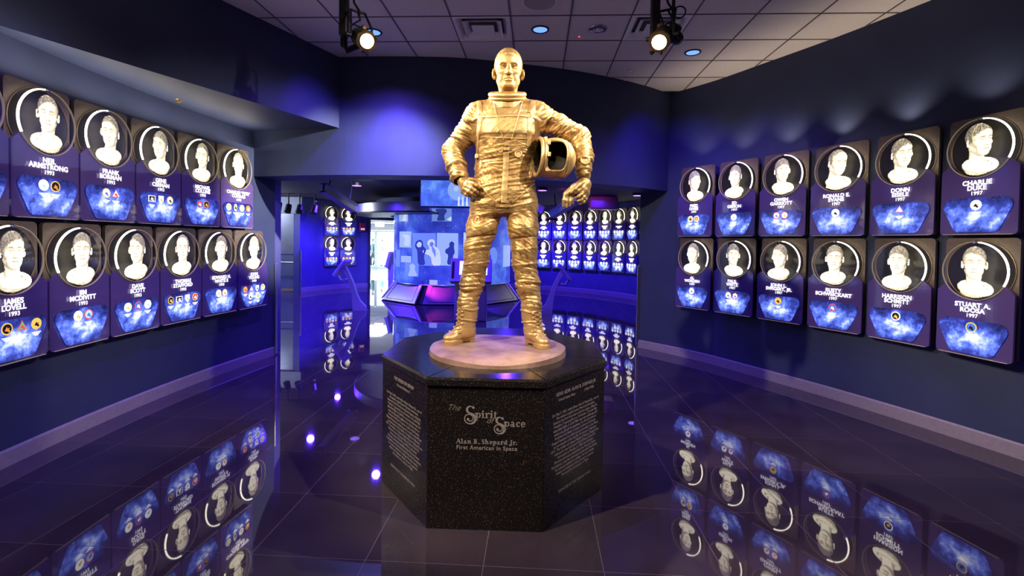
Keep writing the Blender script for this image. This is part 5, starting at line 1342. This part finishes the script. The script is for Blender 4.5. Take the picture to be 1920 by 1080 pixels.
blob([(801, 457), (803, 450), (811, 448), (816, 453), (814, 461), (823, 467), (826, 480), (827, 498), (811, 498), (808, 480), (793, 474), (793, 469), (806, 468), (804, 461)], PB, .8)
blob([(806, 455), (811, 453), (814, 458), (810, 463), (806, 461)], (.25, .25, .7), .7, .010)
blob([(838, 496), (841, 478), (835, 474), (835, 468), (843, 463), (842, 456), (847, 452), (852, 456), (851, 463), (853, 474), (849, 481), (853, 497)], DB, .8)
blob([(814, 392), (822, 402), (818, 414), (834, 414), (832, 404), (838, 396), (834, 391)], DB, .8); blob([(836, 412), (846, 405), (846, 415)], PB, .8); blob([(751, 393), (757, 402), (754, 414), (761, 414), (762, 398), (759, 391)], PB, .8)
blob([(753, 440), (760, 446), (757, 460), (768, 462), (769, 441)], PB, .7); blob([(778, 388), (785, 394), (781, 399), (793, 399), (795, 388)], MBl, .6); blob([(765, 518), (770, 505), (768, 497), (774, 494), (779, 498), (778, 506), (784, 518)], LB, .8)
blob([(923, 494), (921, 478), (917, 473), (921, 466), (926, 463), (930, 467), (933, 478), (930, 494)], MBl, .8)
# skirt of steel panels
for k in range(8):
    a = math.radians(-90-22.5+45*k+8); b_ = a+math.radians(45); g = math.radians(3.2)
    mb = MB(); bm = mb.bm; pts = []
    r0, r1 = CRAD+.38, CRAD+.02
    for rr, z in ((r0, .03), (r1, .50)):
        for ang_ in (a+g, b_-g): pts.append(Vector((rr*math.cos(ang_), rr*math.sin(ang_), z)))
    c_ = sum(pts, Vector())/4; nrm = Vector((c_.x, c_.y, c_.length*.3)).normalized()
    vs = [bm.verts.new(p) for p in (pts[0], pts[1], pts[3], pts[2])]; v2 = [bm.verts.new(p-nrm*.04) for p in (pts[0], pts[1], pts[3], pts[2])]
    bm.faces.new(vs); bm.faces.new(v2[::-1])
    for i in range(4): bm.faces.new((vs[i], v2[i], v2[(i+1) % 4], vs[(i+1) % 4]))
    pn = mb.build('skirt_panel', M['steel'], colm)
    # inset door groove
    mb = MB(); q = [pts[0], pts[1], pts[3], pts[2]]; mb.tube([c_+(p-c_)*.80+nrm*.004 for p in q], .008, 6, True); mb.build('panel_groove', M['black'], pn)
MB().cone((0, 0, .02), (0, 0, .50), CRAD+.30, CRAD-.05, 8).build('plinth_core', M['black'], colm, rot=(0, 0, math.radians(-90-22.5+8)))
MB().torus((0, 0, .485), CRAD+.005, .018, (0, 0, 1), 80, 8).build('lower_ring', M['steel'], colm, smooth=True)
# overhead canopy band round the column
can = empty('ceiling_canopy', (col_c.x, col_c.y, 2.44), 'curved silver fascia band hanging around the picture column', 'canopy')
cyl_panel(172, 268, 2.75, -.06, .16, .03, 40).build('fascia_band', M['steel'], can, smooth=True)
mb = cyl_panel(172, 268, 2.70, -.10, -.06, .9, 40); mb.build('underside', M['black'], can)
mb = cyl_panel(172, 300, 2.2, .16, .32, .6, 40); mb.build('upper_drum', M['gallery_wall'], can)
def fin(a, b, wd_, th, label, marks=False):
    a, b = Vector(a), Vector(b); d = (b-a); L = d.length; d.normalize(); s_ = d.cross(Vector((0, 0, 1))).normalized(); u = s_.cross(d); R = Matrix((d, s_, u)).transposed()
    e = empty('hanging_beam', a.lerp(b, .5), label, 'beam', None, R.to_euler())
    MB().box((0, 0, 0), (L, th, wd_), bev=.01).build('web', M['steel'], e); MB().box((0, 0, -wd_/2), (L, th*2.6, .03), bev=.006).build('lower_flange', M['steel'], e); MB().box((0, 0, wd_/2), (L, th*2.6, .03), bev=.006).build('upper_flange', M['steel'], e)
    MB().box((L/2, 0, -wd_/2-.01), (.05, th*4, .05), bev=.01).build('end_bracket', M['bronze_dark'], e)
    for x in (-L*.35, L*.3): MB().cyl((x, 0, wd_/2), (x-.02, 0, wd_/2+.35), .012, 8).build('hanger_rod', M['black'], e)
    if marks:
        for x, l in ((-.25, .22), (.05, .16), (.38, .14)): MB().plate([(x*L, -.06), (x*L+l*L, -.06), (x*L+l*L, .05), (x*L, .05)], -th/2-.004, -th/2-.001).build('pale_panel', emit('pale_screen', (.8, .85, 1), .9), e)
fin(at_y(606, 352, 9.6), at_y(666, 392, 10.8), .17, .06, 'slanted silver blue beam hanging under the dark ceiling by the left')
fin(at_y(1084, 372, 9.8), at_y(1033, 404, 10.9), .14, .06, 'slanted dark beam with pale panels hanging right of the statue', True)
q = at_y(1010, 390, 11.5); tag(MB().box(tuple(q), (.26, .05, .18), Matrix.Rotation(.5, 3, 'Y'), .01).build('ceiling_panel', M['plaster']), 'tilted white panel hanging beside the statue hip', 'panel')
q = at_y(1130, 392, 13.2); tag(MB().box((q.x, q.y, 2.74), (.75, .5, .34), bev=.03).build('ceiling_box', M['violet_metal']), 'magenta lit box under the gallery ceiling above the far plaques', 'box')
# monitor under the header
A = at_y(787, 389, 9.4); tvw, tvh = 1.10, .60
tv = empty('wall_monitor', (A.x+tvw/2, 9.4, A.z), 'black framed monitor showing a moon on blue, hanging behind the statue hand', 'monitor', rot=(0, 0, .05))
MB().box((0, .03, tvh/2), (tvw, .06, tvh), bev=.006).build('casing', M['black'], tv)
m = NT('monitor_picture').set((.01, .01, .05), .1); c = m.coord(); n = m.noise(3.2, 6, c, .6)
m.link(m.ramp(n, [(.25, (.03, .05, .5)), (.5, (.09, .20, .95)), (.75, (.30, .60, 1))]), m.b.inputs['Emission Color']); m.b.inputs['Emission Strength'].default_value = 1.0
MB().box((0, -.001, tvh/2+.005), (tvw-.05, .004, tvh-.05)).build('screen', m.m, tv)
mb = MB(); mb.plate(poly_arc(.20, tvh*.58, .20, 0, 360, 36)[:-1], -.006, -.004); mb.build('moon_picture', emit('pale_moon_print', (.28, .45, 1), .9), tv)
mb = MB(); mb.plate(poly_arc(.165, tvh*.62, .05, 0, 360, 16)[:-1], -.009, -.006); mb.plate(poly_arc(.26, tvh*.70, .03, 0, 360, 12)[:-1], -.009, -.006); mb.build('crater_picture', emit('moon_spot_print', (.45, .62, 1), .9), tv)
mb = MB()
for x in (.22, .30, .38, .46): mb.plate([(x-.02, .04), (x+.02, .04), (x+.012, .22), (x-.012, .22)], -.009, -.006)
mb.build('rocket_picture', emit('white_print', (.8, .88, 1), .9), tv); MB().cyl((0, .06, tvh), (0, .06, tvh+.4), .03, 12).build('ceiling_mount', M['black'], tv)
# consoles
def kiosk_post(q, side, label):
    e = empty('tablet_stand', (q.x, q.y, 0), label, 'kiosk', 'curved tablet stands'); s = side
    prof = [(.0, .0), (.26*s, 0), (.24*s, .10), (.10*s, .24), (.02*s, .42), (-.06*s, .66), (-.16*s, .88), (-.24*s, 1.02), (-.34*s, .98), (-.22*s, .80), (-.13*s, .58), (-.09*s, .36), (-.07*s, .15), (-.06*s, 0)]
    if s < 0: prof = prof[::-1]
    MB().plate(prof, -.05, .05).build('curved_leg', M['violet_metal'], e)
    R = Matrix.Rotation(math.radians(38*s), 3, 'Y')
    def off(x, z): return Vector((-.33*s, 0, .99))+R @ Vector((x*s, 0, z))
    MB().box(off(0, 0), (.07, .42, .46), R, .012).build('tablet_housing', M['violet_metal'], e)
    MB().box(off(-.037, 0), (.004, .36, .38), R).build('tablet_screen', emit('dim_tablet_glow', (.10, .10, .5), .4), e)
    mb = MB(); pts = [off(.035, -.20), Vector((-.36*s, 0, .70)), Vector((-.12*s, 0, .72))]; mb.tube(pts, .03, 8); mb.build('support_bracket', M['violet_metal'], e)
    return e
q = at_z(672, 582, 0); kiosk_post(q+Vector((-.06, 0, 0)), 1, 'curved violet tablet stand left of the bright doorway')
q = at_z(1030, 590, 0); kiosk_post(q+Vector((0, 0, 0)), -1, 'curved violet tablet stand right of the statue leg')
def console(q, rz, label):
    e = empty('touch_console', (q.x, q.y, 0), label, 'kiosk', 'touch screen consoles at the column', (0, 0, rz))
    MB().box((0, .12, .44), (.66, .34, .88), bev=.015).build('pedestal', M['violet_metal'], e)
    R = Matrix.Rotation(math.radians(-22), 3, 'X')
    def off(x, y, z): return Vector((0, .05, 1.04))+R @ Vector((x, y, z))
    MB().box(off(0, .03, 0), (.86, .16, .52), R, .015).build('screen_housing', M['violet_metal'], e)
    MB().box(off(.05, -.052, .045), (.58, .006, .30), R).build('screen', emit('white_blue_screen', (.62, .75, 1), 1.6), e)
    for k in range(3): MB().box(off(-.12+.14*k, -.057, .035), (.10, .004, .045), R).build('screen_button', emit('screen_button_blue', (.03, .08, .6), .9), e)
    MB().box(off(.05, -.054, -.185), (.30, .006, .05), R).build('card_slot', M['black'], e); MB().box(off(-.37, -.054, .0), (.05, .006, .36), R).build('side_groove', M['black'], e)
    MB().box(off(0, -.06, -.25), (.86, .05, .04), R, .01).build('front_lip', M['violet_metal'], e)
q = at_z(876, 603, 0); console(Vector((q.x+.05, q.y+.1)), .05, 'violet touch console with a glowing screen behind the statue leg')
q = at_y(737, 520, 13.2); console(Vector((col_c.x-2.0, 15.35)), -2.2, 'violet touch console seen edge-on left of the picture column')
# track spots, alarm, alcove rail
for k, (x, y) in enumerate(((523, 388), (541, 392), (562, 393), (590, 394))):
    q = at_y(x, y, 13.2); e = empty('track_spot', (q.x, q.y, ZG), f'small black track spotlight under the gallery ceiling, {ordn(k)} from the left jamb', 'spotlight', 'track spotlights over the alcove')
    dz = q.z-ZG; MB().cyl((0, 0, 0), (0, 0, dz+.10), .02, 10).build('stem', M['black'], e); MB().cone((.0, .03, dz+.12), (0, -.06, dz-.09), .075, .09, 18).build('lamp_head', M['black'], e, smooth=True)
tag(MB().box((-8.0, 13.24, ZG-.007), (2.4, .03, .012)).build('lighting_track', M['black']), 'thin black lighting track under the gallery ceiling', 'track')
for k, (x, y, Z_) in enumerate(((669, 344, ZG), (588, 374, ZG), (1017, 353, ZG), (1195, 363, ZG), (1101, 387, ZG))):
    q = at_z(x, y, Z_-.01); e = empty('gallery_downlight', (q.x, q.y, Z_), ['bright blue downlight above the slanted beam', 'bright blue downlight over the alcove side', 'bright blue downlight beside the bronze helmet', 'bright blue downlight at the right end of the header', 'bright blue downlight above the far plaques'][k], 'downlight', 'blue gallery downlights')
    MB().cyl((0, 0, 0), (0, 0, -.06), .115, 24).build('can', M['black'], e, smooth=True); MB().cyl((0, 0, -.058), (0, 0, -.066), .10, 24).build('lens', emit('violet_blue_led', (.26, .12, 1), 4, False), e)
q = at_y(677, 431, 16.1); d_, rz_ = along(gl, .03)(near_s(gl, (q.x, q.y))+.12)
d_ = d_+Vector((math.sin(rz_), -math.cos(rz_)))*.05; e = empty('fire_alarm', (d_.x, d_.y, 1.95), 'small red fire alarm box on the blue wall beside the doorway', 'alarm', rot=(0, 0, rz_))
MB().box((0, 0, .14), (.20, .08, .30), bev=.015).build('case', mat('red_plastic', (.55, .02, .03), .4), e); MB().box((0, -.045, .07), (.13, .01, .06)).build('strobe_lens', emit('pale_strobe', (.9, .7, 1), .6), e)
gr_ = empty('guard_rail', (-8.3, 14.62, 0), 'glass guard rail with steel handrail in the grey alcove', 'railing')
for k in range(2): MB().box((-.55+1.1*k, 0, .62), (1.07, .015, 1.05)).build('glass_panel', M['rail_glass'], gr_)
MB().tube([(-1.2, -.05, .92), (1.0, -.05, .92), (1.06, -.05, .86), (1.06, 0, .80)], .025, 10).build('handrail', M['steel'], gr_, smooth=True); MB().box((0, 0, 1.16), (2.3, .03, .03)).build('top_rail', M['steel'], gr_)
for k in range(3): MB().box((-1.1+1.1*k, .01, .58), (.03, .03, 1.16)).build('post', M['steel'], gr_)
tag(MB().box((-8.6, 15.1, .012), (3.0, .8, .024)).build('wood_step', mat('oak_floor', (.30, .19, .11), .4, mottled=.2, scale=12)), 'strip of oak floor behind the alcove guard rail', 'floor board')
# ------------------------------------------------------------------ lobby beyond the doorway
fr = mat('pale_aluminium', (.60, .72, .76), .35, .4)
for k, x in enumerate((-10.35, -9.25, -8.15)):
    o = empty(f'door_{k+2}', (x+.55, 27.4, 0)); o['kind'] = 'structure'; o['label'] = 'glass lobby door with pale frame, ' + ['left', 'middle', 'right'][k] + ' leaf'
    for nm, cc_, dd_ in (('stile', (-.51, 0, 1.1), (.07, .06, 2.2)), ('stile', (.51, 0, 1.1), (.07, .06, 2.2)), ('top_rail', (0, 0, 2.16), (.95, .06, .09)), ('bottom_rail', (0, 0, .08), (.95, .06, .14))): MB().box(cc_, dd_, bev=.006).build(nm, fr, o)
    MB().box((0, 0, 1.13), (.95, .012, 1.98)).build('pane', M['rail_glass'], o); MB().tube([(.36, -.06, .9), (.36, -.06, 1.3)], .018, 8).build('pull_handle', M['steel'], o)
o = MB().box((-8.0, 27.4, 2.42), (7.0, .2, .40)).build('wall_lobby_head', M['white_wall']); o['kind'] = 'structure'
o = MB().box((-11.1, 27.4, 1.1), (1.4, .2, 2.2)).build('wall_lobby_end', M['white_wall']); o['kind'] = 'structure'
o = MB().box((-5.3, 27.4, 1.1), (3.4, .2, 2.2)).build('wall_lobby_side', M['white_wall']); o['kind'] = 'structure'
q = at_y(712, 421, 22.5); e = empty('exit_sign', (q.x, q.y, q.z), 'pink red glowing exit sign hanging in the white lobby', 'sign')
MB().box((0, 0, 0), (.42, .05, .22), bev=.008).build('casing', emit('pink_sign_face', (1, .45, .55), .9), e); text('lettering', 'EXIT', .17, emit('exit_red', (.8, .02, .05), 1.0), e, (0, -.028, 0), bold=.003); MB().cyl((0, 0, .1), (0, 0, 2.655-q.z), .012, 8).build('hanger', M['plaster'], e)
def walker(x, y, Y, shirt, trousers, label, facing, hgt=1.72):
    """a person walking, one continuous body; clothes as slightly larger shells"""
    q = at_y(x, y, Y); s = hgt/1.75; e = empty('person', (q.x, q.y, .0), label, 'person', 'people outside the lobby doors', (0, 0, facing))
    B = Field((-.36, -.42, -.02), (.36, .42, 1.80), .014)
    B.ell((0, -.01, 1.64), (.075, .095, .115), .02); B.cone((0, 0, 1.54), (0, .01, 1.42), .05, .06, .03); B.ell((0, -.105, 1.62), (.014, .02, .022), .012)
    for sx in (-1, 1):
        B.ell((sx*.077, 0, 1.63), (.012, .02, .03), .008)
        B.chain([(sx*.10, 0, .92, .085), (sx*.10, -.16*sx, .50, .058), (sx*.10, -.13*sx+.10*(sx > 0)-.0, .10, .040)], .03, .05); fy = -.13*sx+.10*(sx > 0); B.cone((sx*.10, fy+.03, .04), (sx*.11, fy-.15, .03), .042, .032, .03)
        B.chain([(sx*.18, 0, 1.40, .055), (sx*.235, .08*sx, 1.12, .045), (sx*.235, .08*sx-.14, .88, .034)], .02, .05); hx, hy, hz = sx*.235, .08*sx-.16, .84
        B.ell((hx, hy, hz), (.022, .036, .045), .015)
        for f in range(4): B.chain([(hx, hy-.022+.015*f, hz-.03, .0105), (hx-sx*.008, hy-.026+.015*f, hz-.085+.008*abs(f-1), .009)], .006)
        B.chain([(hx, hy-.03, hz+.015, .011), (hx-sx*.01, hy-.06, hz-.02, .010)], .008)
    B.loft([(.86, 0, 0, .15, .10), (1.0, 0, 0, .155, .105), (1.15, 0, 0, .14, .10), (1.32, 0, 0, .175, .115), (1.43, 0, 0, .15, .085), (1.47, 0, 0, .07, .06)], .03)
    P, Q, N = B.mesh()
    o = link_mesh('body', np_mesh('body', P*s, Q), mat('skin', (.35, .22, .16), .6), e)
    for nm, z0, z1, col_, g in (('shirt', .86, 1.455, shirt, .022), ('trousers', .12, .93, trousers, .014)):
        keep = (P[:, 2] > z0) & (P[:, 2] < z1)
        if nm == 'shirt': keep &= ~((np.abs(P[:, 0]) > .20) & (P[:, 2] < 1.10))
        else: keep &= np.abs(P[:, 0]) < .19
        m_ = keep[Q].all(1); ids = np.unique(Q[m_]); mp = np.full(len(P), -1); mp[ids] = np.arange(len(ids)); link_mesh(nm, np_mesh(nm, (P+N*g)[ids]*s, mp[Q[m_]]), mat(nm+'_cloth', col_, .8), e)
    top = (P[:, 2] > 1.66+.25*(P[:, 1]+.01)*-1) & (P[:, 1] > -.07); m_ = top[Q].all(1); ids = np.unique(Q[m_]); mp = np.full(len(P), -1); mp[ids] = np.arange(len(ids)); link_mesh('hair', np_mesh('hair', (P+N*.012)[ids]*s, mp[Q[m_]]), mat('hair_dark', (.03, .02, .02), .7), e)
    for sx in (-1, 1):
        fy = -.13*sx+.10*(sx > 0); mb = MB(); mb.ball((sx*.105*s, (fy-.05)*s, .04*s), .05*s, 12, (1, 2.5, .85)); mb.build('shoe', M['black'], e, smooth=True)
walker(699, 513, 28.9, (.05, .09, .08), (.02, .03, .03), 'walking person in dark green top and dark trousers outside the lobby doors', 2.2)
walker(716, 512, 30.5, (.25, .42, .55), (.45, .55, .62), 'person in pale blue clothes walking farther outside the lobby doors', -.9, 1.68)
